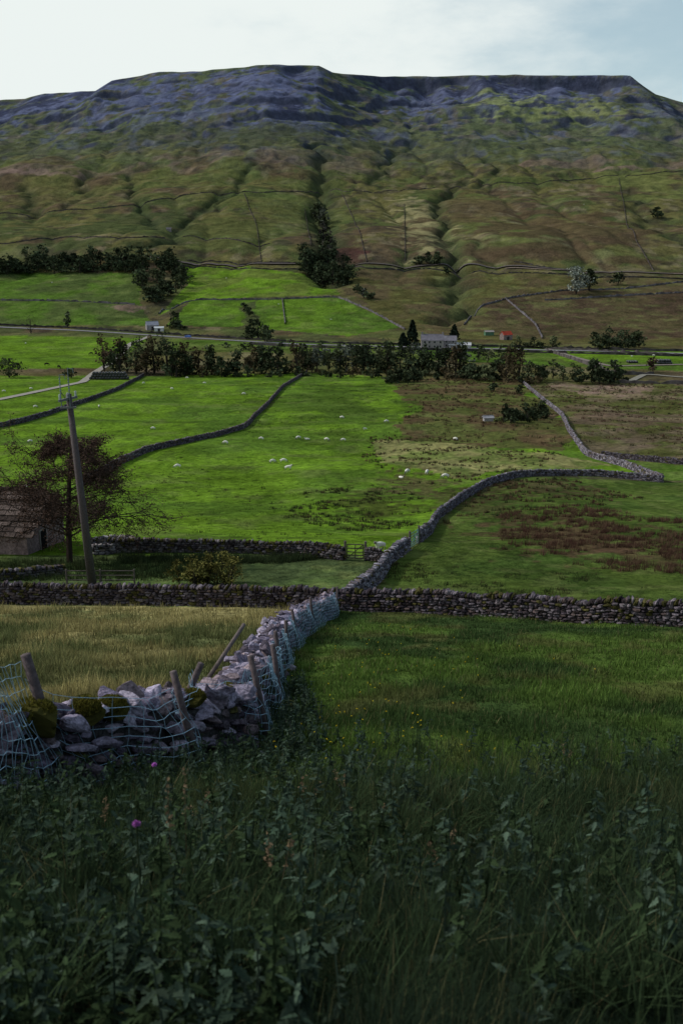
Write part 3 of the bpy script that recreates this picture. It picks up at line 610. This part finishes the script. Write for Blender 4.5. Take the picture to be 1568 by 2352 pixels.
den=np.where(X0<.8,1,.45)*ss(17,9,Y0)*np.where((s_<0)&(Y0>9),0,1)*ss(-.7,.3,fbm(X0/1.5,Y0/1.5,3,161)); m=(rng.random(len(X0))<den)&off_wall(X0,Y0,-.4,.3);X0=X0[m];Y0=Y0[m]
k=520;u=rng.random(k)**1.3;ye=7.6+u*14;xe=np.interp(ye,WALLNEAR[:,1],WALLNEAR[:,0])+rng.uniform(.45,1.5,k)*np.interp(ye,[8,13,22],[1.25,1.1,.7]);X0=np.concatenate([X0,xe]);Y0=np.concatenate([Y0,ye])
for x,y,z in zip(X0,Y0,H(X0,Y0)):
    h=rng.uniform(.15,.6);dx,dy=rng.normal(0,.08,2);nl=int(h*36)+3;c=np.array([(.036,.058,.040),(.050,.074,.052),(.030,.048,.022)][rng.integers(3)])*rng.uniform(.7,1.35)  # leaf colours darkened to carry the foreground's cloud shade
    tube(A,[(x,y,z),(x+dx*.5,y+dy*.5,z+h*.5),(x+dx,y+dy,z+h)],[.006,.005,.003],c*1.3,3)
    f=rng.uniform(.15,1,nl);p_=np.stack([x+dx*f,y+dy*f,z+h*f],1);sz=.105*(1.15-f*.6)*rng.uniform(.5,1.3,nl)
    B=RZ(rng.random(nl)*6.28)@RY(rng.normal(.1,.4,nl))@RX(rng.normal(0,.35,nl))
    inst(A,LT,[LF],p_,B,np.stack([sz,sz,sz],1),c[None]*rng.uniform(.6,1.7,(nl,1)))
A.build('nettles_and_thistles',M_grass)
A=Acc()
for px,py,h in [(410,2050,.85),(690,1900,.45),(470,1900,.35),(1010,2050,.4),(780,1860,.4),(1290,1760,.3),(640,2100,.5),(245,1920,.35),(850,1900,.3),(520,1930,.3)]:
    p=S(px,py)
    for j in range(2):
        x=p[0]+rng.normal(0,.05);y=p[1]+rng.normal(0,.05);d=rng.normal(0,.1,2);hh_=h*rng.uniform(.7,1.1);tp=np.array([x+d[0],y+d[1],p[2]+hh_])
        tube(A,[(x,y,p[2]),(x+d[0]*.3,y+d[1]*.3,p[2]+hh_*.5),tp],[.004,.003,.002],(.20,.15,.09),3)
        n=22;f=rng.uniform(.6,1,n);q_=np.stack([x+d[0]*f,y+d[1]*f,p[2]+hh_*f],1)+rng.normal(0,.012,(n,3));sz=rng.uniform(.012,.035,n);inst(A,LQ,[LQF],q_,rrot(n),np.stack([sz]*3,1),np.array((.20,.145,.09))[None]*rng.uniform(.6,1.3,(n,1)))
A.build('dry_seed_stalks',M_grass)
A=Acc()
for px,py in [(363,1790),(328,2005)]:
    p=S(px,py+110);h=.62;tube(A,[p,p+np.array([0,0,h])],[.006,.004],(.04,.06,.03),4)
    n=60;d=rng.normal(size=(n,3));d[:,2]=abs(d[:,2]);d/=np.linalg.norm(d,axis=1,keepdims=True);q_=p+np.array([0,0,h])+d*.016;sz=np.full(n,.025);inst(A,LQ,[LQF],q_,rrot(n),np.stack([sz]*3,1),np.tile((.42,.14,.46),(n,1)))
A.build('thistle_flowers',M_grass)
A=Acc();n=110;px=rng.normal(860,140,n);py=rng.uniform(1440,1780,n)
for a_,b_ in zip(px,py):
    p=S(a_,b_)
    if side_of_wall(p[0],p[1])<.8 or p[1]>40: continue
    z=p[2]+rng.uniform(.2,.34);s_=.014+p[1]*.0005;tube(A,[p,(p[0],p[1],z)],[.003,.002],(.05,.08,.02),3)
    sz=np.full(5,s_);inst(A,LQ,[LQF],np.tile((p[0],p[1],z),(5,1))+rng.normal(0,.3*s_,(5,3)),RZ(rng.random(5)*6.28)@RX(rng.normal(0,.4,5)),np.stack([sz]*3,1),np.tile((.6,.45,.02),(5,1)))
A.build('buttercups',M_grass)
# ------------------------------------------------------------ stock fence over the near wall
fence=bpy.data.objects.new('stock_fence',None);sc.collection.objects.link(fence)
WC=(.27,.43,.55)
def hz(x,y,h): return np.array([x,y,float(H(np.array([x]),np.array([y]))[0])+h])
c1=S(155,1815);c2=S(462,1775)
FPs=[(hz(-3.3,6.3,-.1),hz(-3.5,6.3,1.75)),
     (c1+np.array([0,0,-.1]),c1+np.array([-.36,.05,1.72])),
     (c2+np.array([0,-.05,.1]),c2+np.array([-.32,.1,1.42])),
     (hz(-2.35,13.3,.75),hz(-2.05,13.4,1.5)),
     (hz(-1.2,14.4,.1),hz(-1.45,14.6,1.55)),
     (hz(-1.15,17.2,0),hz(-1.3,17.4,1.5)),(hz(-1.4,21,0),hz(-1.5,21,1.45)),(hz(-1.45,25,0),hz(-1.5,25,1.45)),(hz(-1.4,30,0),hz(-1.6,30.1,1.4)),(hz(-1.05,36,0),hz(-1.2,36,1.45)),(hz(-.2,44.3,0),hz(-.2,44.5,1.5))]
AP=Acc()
for i,(b,t_) in enumerate(FPs):
    tube(AP,[b,b*.5+t_*.5+rng.normal(0,.01,3),t_],[.072,.068,.062] if i<2 else [.055,.052,.048],(.095,.075,.078),8,cap=True)
for b,t_ in [(hz(-2.55,17.5,.7),hz(-1.95,18.6,1.75)),(hz(-2.5,15.2,.6),hz(-2.9,14.4,1.1))]: tube(AP,[b,t_],[.045,.04],(.13,.105,.10),7,cap=True)
AP.build('posts',M_wood,True,parent=fence)
A=Acc()
for i in range(len(FPs)-1):
    a0,b0=FPs[i];a1,b1=FPs[i+1];Lh=np.linalg.norm(a1-a0);n=max(3,int(Lh/(.13 if i==0 else .16)));nv=10 if i==0 else 8;G=np.zeros((nv+1,n+1,3))
    for k in range(nv+1):
        f=.02+(.95 if i==0 else .82)*k/nv
        for j in range(n+1):
            g=j/n;p=(a0*(1-g)+a1*g)*(1-f)+(b0*(1-g)+b1*g)*f;sag=math.sin(g*math.pi)*(.15 if i==0 else .30 if i<4 else .1)*f
            gz=hz(p[0],p[1],0)[2];p=p-np.array([-.10*math.sin(g*7+k*.5),0.12*math.sin(g*9),sag])+rng.normal(0,.014,3);p[2]=max(p[2],gz+.03)
            G[k,j]=p
    wr=.0042 if i<5 else .005
    for k in range(nv+1): tube(A,G[k],[wr]*(n+1),WC,3)
    for j in range(n+1): tube(A,G[:,j],[wr*.9]*(nv+1),WC,3)
A.build('wire_netting',M_wire,parent=fence)
# ------------------------------------------------------------ electricity pole
p=S(212,1348);pole=bpy.data.objects.new('electricity_pole',None);sc.collection.objects.link(pole);A=Acc()
z0=p[2];top=np.array([p[0]-.55,p[1],z0+11.9]);b=np.array([p[0]+.05,p[1],z0-.4])
tube(A,[b,b*.6+top*.4,top],[.27,.225,.165],(.085,.07,.072),14,cap=True);A.build('shaft',M_wood,True,parent=pole)
A=Acc();GYc=(.12,.16,.18)
arm=np.array([math.cos(1.15),math.sin(1.15),0])
box(A,top+np.array([0,-.2,-.25]),(1.6,.11,.13),(.10,.11,.12),1.15);box(A,top+np.array([.0,-.25,-.75]),(.9,.1,.1),(.12,.13,.14),.2)
for d in(-.7,.0,.7):
    q_=top+arm*d+np.array([0,-.2,-.18])
    for k in range(4): tube(A,[q_+np.array([0,0,.08*k]),q_+np.array([0,0,.08*k+.05])],[.075,.05],(.25,.3,.32),8,cap=True)
for dx,hh_ in((-.38,1.9),(.12,2.25)):
    q_=top+np.array([dx,-.25,-.75]);tube(A,[q_,q_+np.array([0,0,hh_])],[.028,.022],GYc,6,cap=True)
    for k in range(6):
        z=.8+.17*k;tube(A,[q_+np.array([0,0,z]),q_+np.array([0,0,z+.06])],[.06,.04],GYc,8,cap=True)
    tube(A,[q_+np.array([0,0,hh_]),q_+np.array([.28,0,hh_+.02]),q_+np.array([.32,0,hh_-.25])],[.02,.02,.02],GYc,5)
tube(A,[top+np.array([-.38,-.25,.2]),top+np.array([.0,-.3,-.4]),top+np.array([.2,-.2,-1.3])],[.02,.02,.02],(.05,.05,.05),5)
A.build('crossarm_and_insulators',M_paint,parent=pole)
# ------------------------------------------------------------ gates
def gate(name,pa,pb,h,col,bars=5,r=.03,mat=M_paint):
    g=bpy.data.objects.new(name,None);sc.collection.objects.link(g);A=Acc();a=hz(*pa,0);b=hz(*pb,0);up=np.array([0,0,1.])
    for k in range(bars):
        z=.15+(h-.15)*(k/(bars-1))**1.15;tube(A,[a+up*z,b+up*z],[r,r],col,6,cap=True)
    for f in(0,.5,1): q_=a*(1-f)+b*f;tube(A,[q_+up*.12,q_+up*(h+.02)],[r,r],col,6,cap=True)
    tube(A,[a+up*.15,b+up*h],[r*.8,r*.8],col,6);A.build('bars',mat,parent=g);A=Acc()
    d=(b-a)/np.linalg.norm(b-a)
    for q_ in(a-d*.15,b+d*.15): tube(A,[q_-up*.3,q_+up*(h+.25)],[.1,.09],(.12,.10,.085),8,cap=True)
    A.build('gateposts',M_wood,parent=g)
gate('metal_field_gate',S(941,1262)[:2],S(960,1249)[:2],1.25,(.06,.20,.17),6,.03)
gate('wooden_field_gate',S(797,1286)[:2],S(834,1287)[:2],1.2,(.08,.065,.055),5,.04,M_wood)
f_=bpy.data.objects.new('wooden_rail_fence',None);sc.collection.objects.link(f_);A=Acc();q,t,s=resamp(SL([(155,1346),(310,1346)],2),1.6);pr=None
for x,y in q:
    z=hz(x,y,0)[2];tube(A,[(x,y,z-.2),(x,y,z+1.1)],[.06,.055],(.11,.09,.08),6,cap=True)
    if pr is not None:
        for k in(.4,.7,1.0): tube(A,[(pr[0],pr[1],pr[2]+k),(x,y,z+k)],[.035,.035],(.12,.1,.09),5,cap=True)
    pr=(x,y,z)
A.build('rails_and_posts',M_wood,parent=f_)
# ------------------------------------------------------------ buildings
def house(name,c,yaw,L,W,eh,rh,wc,rc,wins=(),doors=(),chim=(),tiles=False,gw=()):
    e=bpy.data.objects.new(name,None);sc.collection.objects.link(e);e.location=c;e.rotation_euler=(0,0,yaw)
    A=Acc();l,w=L/2,W/2
    V=[(-l,-w,-1.5),(l,-w,-1.5),(l,w,-1.5),(-l,w,-1.5),(-l,-w,eh),(l,-w,eh),(l,w,eh),(-l,w,eh),(-l,0,rh),(l,0,rh)]
    A.add(V,[np.array([(0,1,5,4),(2,3,7,6),(1,2,6,5),(3,0,4,7)]),np.array([(5,6,9),(7,4,8)])],wc);A.build('walls',M_mason,parent=e)
    A=Acc();an=math.atan2(rh-eh,w);ov=.25
    for sg in(-1,1):
        if tiles:
            nrow=9
            for k in range(nrow):
                f=(k+.5)/nrow;u=-l-ov;rowc=rng.uniform(.8,1.2)
                while u<l+ov:
                    tw=rng.uniform(.45,.95);yy=sg*(w+ov*.7)*(1-f);zz=rh+.08-(rh-eh)/w*abs(yy)+rng.normal(0,.015)
                    inst(A,BOXV,[BOXF],np.array([[u+tw/2,yy,zz]]),RX([-sg*(an-.13)]),np.array([[tw*.94,(w+ov)/nrow*1.25/math.cos(an),.09]]),np.array([rc])*rng.uniform(.55,1.45)*rowc);u+=tw
        else:
            cy=sg*(w+ov*.5)/2;cz=rh+.07-(rh-eh)/w*abs(cy)
            inst(A,BOXV,[BOXF],np.array([[0,cy,cz]]),RX([-sg*an]),np.array([[L+2*ov,(w+ov)/math.cos(an),.14]]),np.array([rc]))
    box(A,(0,0,rh+.14),(L+2*ov,.3,.16),np.array(rc)*.8)
    A.build('roof',M_mason if tiles else M_far,parent=e)
    if wins or doors or gw:
        A=Acc()
        for x,z,ww,hh_ in wins: box(A,(x,-w-.02,z),(ww+.3,.1,hh_+.3),(.42,.4,.38));box(A,(x,-w-.06,z),(ww,.08,hh_),(.02,.022,.028))
        for x,ww,hh_ in doors: box(A,(x,-w-.02,hh_/2),(ww+.3,.1,hh_+.15),(.3,.28,.26));box(A,(x,-w-.06,hh_/2),(ww,.08,hh_),(.03,.03,.03))
        for y,z,ww,hh_ in gw: box(A,(l+.02,y,z),(.1,ww+.3,hh_+.25),(.3,.27,.25));box(A,(l+.06,y,z),(.08,ww,hh_),(.015,.015,.015))
        A.build('windows_and_doors',M_far,parent=e)
    if chim:
        A=Acc()
        for x in chim: box(A,(x,0,rh+.5),(.9,.7,1.5),wc);box(A,(x,0,rh+1.3),(1.05,.85,.12),np.array(wc)*.7);tube(A,[(x,0,rh+1.3),(x,0,rh+1.75)],[.14,.12],(.25,.12,.08),8,cap=True)
        A.build('chimneys',M_mason,parent=e)
    return e
bz=hz(-23.4,71,0)[2]
house('stone_barn',(-29.7,75.2,bz-.7),-.16,13.6,6.4,2.2,4.8,(.24,.175,.175),(.10,.078,.07),tiles=True,gw=[(-.6,.95,.9,1.9)],wins=[(2,1.2,.7,.8)])
def hs(px,py): return tuple(S(px,py))
SGY=(.27,.24,.25)
house('stone_farmhouse',hs(992,800),-.05,13,7.5,5.0,8.2,SGY,(.17,.16,.19),wins=[(-4.5,1.5,1,1.3),(-1.8,1.5,1,1.3),(1.2,1.5,1,1.3),(4.5,1.5,1,1.3),(-4.5,4,1,1.2),(-1.8,4,1,1.2),(1.2,4,1,1.2),(4.5,4,1,1.2)],doors=[(3,1,2)],chim=(-6,6))
p=np.array(hs(1022,798))
house('stone_farm_building',tuple(p+np.array([2.5,1,0])),-.05,8,6.5,4.2,6.8,(.24,.22,.23),(.2,.19,.22),wins=[(-2,1.5,1,1.2),(2,1.5,1,1.2),(-2,3.6,1,1),(2,3.6,1,1)])
house('white_shed',hs(1055,799),-.05,13,5,1.9,3.2,(.42,.42,.42),(.5,.5,.52),wins=[(0,1.1,1,.8)],doors=[(3,1.2,1.6)])
house('red_roofed_barn',hs(1161,780),.5,7,4.5,3.3,5.3,(.22,.17,.16),(.5,.08,.05),doors=[(0,2,2.3)])
house('field_barn',hs(350,757),.35,8.5,6,3.4,5.8,(.25,.24,.25),(.26,.27,.32),doors=[(0,2,2.4)])
house('white_lean_to_shed',hs(366,760),.1,6.5,4,2.3,3.0,(.5,.5,.5),(.55,.58,.6),doors=[(0,1.5,1.8)])
house('stone_hut',hs(388,530),.2,6,4,2.3,3.8,(.2,.18,.18),(.15,.14,.15))
house('stone_shelter',hs(1120,967),.1,2.4,1.6,.9,1.3,(.33,.32,.33),(.3,.3,.33))
house('farm_trailer_shed',hs(1122,770),.2,6,3.5,2.4,3.2,(.08,.16,.1),(.3,.27,.26))
def bales(name,px,py,yaw,nl,lay,r=.62):
    p=np.array(hs(px,py));A=Acc();d=np.array([math.cos(yaw),math.sin(yaw),0]);nn=np.array([-math.sin(yaw),math.cos(yaw),0])
    for row in range(3):
        for k in range(lay):
            for i in range(nl-k):
                c_=p+d*((i+.5*k-nl/2)*r*2.05)+nn*(row*1.3)+rng.normal(0,.05,3)
                c_[2]=hz(c_[0],c_[1],0)[2]+r+k*r*1.72+rng.normal(0,.04);c0=c_-nn*.6;c1=c_+nn*.6;e_=nn*.08
                tube(A,[c0,c0+e_,c1-e_,c1],[r*.88,r,r,r*.88],np.array((.022,.023,.028))*rng.uniform(.7,1.5),12,cap=True)
    A.build(name,M_wrap,True,loc=tuple(p))
bales('wrapped_bale_stack',255,872,.12,13,3);bales('wrapped_bale_stack',1528,836,0,6,2);bales('wrapped_bale_stack',1455,834,0,4,1)
def car(name,c,yaw,col):
    e=bpy.data.objects.new(name,None);sc.collection.objects.link(e);e.location=c;e.rotation_euler=(0,0,yaw)
    prof=[(-2.05,.35),(-2.05,.8),(-1.9,.98),(-1.2,1.05),(-.6,1.42),(.6,1.46),(1.35,1.35),(1.95,1.0),(2.05,.85),(2.05,.35)]
    A=Acc();n=len(prof);V=[]
    for y,k in((-.82,1),(.82,1)):
        for x,z in prof: V.append((x,y*(1 if z<1.1 else .82),z))
    V=np.array(V);Fq=[(i,(i+1)%n,n+(i+1)%n,n+i) for i in range(n)];A.add(V,[np.array(Fq)],col)
    tris=[(0,i+1,i) for i in range(1,n-1)]+[(n,n+i,n+i+1) for i in range(1,n-1)];A.add(V,[np.array(tris)],col);A.build('body',M_paint,parent=e)
    A=Acc()
    for sg in(-1,1): A.add([(-1.0,sg*.84,1.08),(1.5,sg*.84,1.08),(1.2,sg*.72,1.33),(-.5,sg*.72,1.36)],[np.array([(0,1,2,3)])],(.02,.025,.03))
    A.build('windows',M_wrap,parent=e);A=Acc()
    for x in(-1.3,1.3):
        for sg in(-1,1): tube(A,[(x,sg*.66,.32),(x,sg*.86,.32)],[.32,.32],(.02,.02,.02),14,cap=True)
    A.build('wheels',M_wrap,parent=e)
p=np.array(hs(432,776));p[2]+=.35;car('blue_car',tuple(p),math.pi-.25,(.02,.12,.5))
# ------------------------------------------------------------ sheep / cattle
import bmesh
def beast(kind,pose):
    me=bpy.data.meshes.new(kind+'_sk');bm=bmesh.new();sk=bm.verts.layers.skin.verify();vs=[]
    def v(x,y,z,r,par=None,ry=None):
        q_=bm.verts.new((x,y,z));q_[sk].radius=(r,ry or r);vs.append(q_)
        if par is not None: bm.edges.new((vs[par],q_))
        return len(vs)-1
    lie=pose=='lie';dz=-.33 if lie else 0
    a=v(-.42,0,.66+dz,.20);vs[a][sk].use_root=True
    b=v(-.12,0,.66+dz,.26,a);c_=v(.2,0,.65+dz,.25,b);d=v(.42,0,.68+dz,.19,c_)
    if pose=='graze': e_=v(.62,0,.5,.11,d);f_=v(.74,0,.26,.085,e_);g=v(.86,0,.10,.05,f_)
    else: e_=v(.56,0,.88+dz,.11,d);f_=v(.68,0,.98+dz,.10,e_);g=v(.86,0,.9+dz,.055,f_)
    for sg in(-1,1):
        if not lie:
            h1=v(-.42,sg*.13,.46,.10,a);h2=v(-.5,sg*.14,.27,.045,h1);h3=v(-.46,sg*.14,.0,.03,h2)
            s1=v(.36,sg*.13,.42,.08,d);s2=v(.37,sg*.13,.22,.04,s1);s3=v(.35,sg*.13,.0,.03,s2)
        v(vs[f_].co.x-.03,sg*.14,vs[f_].co.z+.05,.025,f_)
    t_=v(-.62,0,.6+dz,.045,a);v(-.65,0,.42+dz if not lie else .12,.03,t_)
    bm.to_mesh(me);bm.free();o=bpy.data.objects.new('tmp',me);sc.collection.objects.link(o)
    o.modifiers.new('s','SKIN');sd=o.modifiers.new('u','SUBSURF');sd.levels=2;sd.render_levels=2
    dg=bpy.context.evaluated_depsgraph_get();m2=bpy.data.meshes.new_from_object(o.evaluated_get(dg));bpy.data.objects.remove(o)
    co_=np.zeros(len(m2.vertices)*3);m2.vertices.foreach_get('co',co_);co_=co_.reshape(-1,3)
    C=np.tile((.72,.70,.64),(len(co_),1)) if kind=='sheep' else np.tile((.02,.018,.018),(len(co_),1))
    if kind=='sheep':
        m=((co_[:,0]>.66)) | ((co_[:,2]<.3)&(not lie)&(abs(co_[:,1])>.06));C[m]=(.14,.13,.12)
    ca=m2.color_attributes.new('Col','FLOAT_COLOR','POINT');c4=np.ones((len(C),4),np.float32);c4[:,:3]=C;ca.data.foreach_set('color',c4.ravel())
    m2.materials.clear();m2.materials.append(M_fleece);m2.polygons.foreach_set('use_smooth',np.ones(len(m2.polygons),bool));m2.name=kind+'_'+pose;return m2
SH=[beast('sheep','graze'),beast('sheep','stand'),beast('sheep','lie')];CW=beast('cow','graze')
SP=[(626,1064,0),(651,1063,0),(662,1080,1),(408,1076,0),(921,1100,2),(935,1088,0),(1022,1099,0),(873,1266,1),(58,1128,1),(228,936,0),(352,987,0),(82,937,0),(518,1021,0),(600,1011,0),(685,1009,0),(705,1011,2),(750,1013,0),(788,1014,0),(785,962,0),(838,989,1),(887,971,0),(70,1017,0),(10,901,0),(72,895,0),(430,870,0),(330,882,0),(470,882,0),(560,907,0),(395,895,0),(980,1090,0),(640,700,0),(760,735,0),(520,640,0),(120,650,0),(60,790,0),(1045,1012,0),(1340,470,0),(1450,820,0),(1500,818,0)]
for px,py,po in SP:
    p=hs(px,py);o=bpy.data.objects.new('sheep',SH[po]);sc.collection.objects.link(o);s_=rng.uniform(.85,1.0)*(1 if py>960 else 1.15);o.scale=(s_,)*3;o.location=p;o.rotation_euler=(0,0,rng.choice([0,math.pi])+rng.normal(0,.6))
for px,py in [(108,840),(136,846),(210,815)]:
    p=hs(px,py);o=bpy.data.objects.new('cow',CW);sc.collection.objects.link(o);o.scale=(1.8,)*3;o.location=p;o.rotation_euler=(0,0,rng.choice([0,math.pi])+rng.normal(0,.4))
# ------------------------------------------------------------ light and sky
EL=math.radians(36);AZ=math.radians(-72)
sd=Vector((math.sin(AZ)*math.cos(EL),math.cos(AZ)*math.cos(EL),math.sin(EL)))
sun=bpy.data.lights.new('sun','SUN');sun.energy=2.6;sun.angle=math.radians(.6);sun.color=(1,.96,.9);so=bpy.data.objects.new('sun',sun);sc.collection.objects.link(so);so.rotation_euler=sd.to_track_quat('Z','Y').to_euler()
w=bpy.data.worlds.new('World');sc.world=w;w.use_nodes=True;nt=w.node_tree;L=nt.links;bg=nt.nodes['Background']
sk=N(nt,'ShaderNodeTexSky',sky_type='NISHITA');sk.sun_disc=False;sk.sun_elevation=EL;sk.sun_rotation=AZ;sk.dust_density=2
tc=N(nt,'ShaderNodeTexCoord');mp=N(nt,'ShaderNodeMapping');mp.inputs['Scale'].default_value=(1,1,2.6);L.new(tc.outputs['Generated'],mp.inputs[0])
nz=N(nt,'ShaderNodeTexNoise');nz.inputs['Scale'].default_value=4.2;nz.inputs['Detail'].default_value=10;nz.inputs['Roughness'].default_value=.6;L.new(mp.outputs[0],nz.inputs['Vector'])
sx=N(nt,'ShaderNodeSeparateXYZ');L.new(tc.outputs['Generated'],sx.inputs[0])
m1=N(nt,'ShaderNodeMath',operation='MULTIPLY_ADD');L.new(sx.outputs['X'],m1.inputs[0]);m1.inputs[1].default_value=-1.1;L.new(nz.outputs['Fac'],m1.inputs[2])
mr=N(nt,'ShaderNodeMapRange',interpolation_type='SMOOTHSTEP');mr.inputs['From Min'].default_value=.12;mr.inputs['From Max'].default_value=.58;mr.inputs['To Min'].default_value=.0;L.new(m1.outputs[0],mr.inputs['Value'])
m2=N(nt,'ShaderNodeMapRange');m2.inputs['From Min'].default_value=.2;m2.inputs['From Max'].default_value=.7;m2.inputs['To Min'].default_value=1;m2.inputs['To Max'].default_value=.35;L.new(sx.outputs['Z'],m2.inputs['Value'])
m3=N(nt,'ShaderNodeMath',operation='MULTIPLY');L.new(mr.outputs[0],m3.inputs[0]);L.new(m2.outputs[0],m3.inputs[1])
vs_=N(nt,'ShaderNodeVectorMath',operation='SCALE');L.new(sk.outputs[0],vs_.inputs[0]);vs_.inputs['Scale'].default_value=.09
hz_=N(nt,'ShaderNodeMapRange');hz_.inputs['From Min'].default_value=0;hz_.inputs['From Max'].default_value=.5;hz_.inputs['To Min'].default_value=.85;hz_.inputs['To Max'].default_value=.15;L.new(sx.outputs['Z'],hz_.inputs['Value'])
mh=N(nt,'ShaderNodeMix',data_type='RGBA');L.new(hz_.outputs[0],mh.inputs['Factor']);L.new(vs_.outputs[0],mh.inputs['A']);mh.inputs['B'].default_value=(.54,.72,.79,1)
mx=N(nt,'ShaderNodeMix',data_type='RGBA');L.new(m3.outputs[0],mx.inputs['Factor']);L.new(mh.outputs['Result'],mx.inputs['A']);mx.inputs['B'].default_value=(.84,.90,.88,1)
L.new(mx.outputs['Result'],bg.inputs['Color']);bg.inputs['Strength'].default_value=1.0
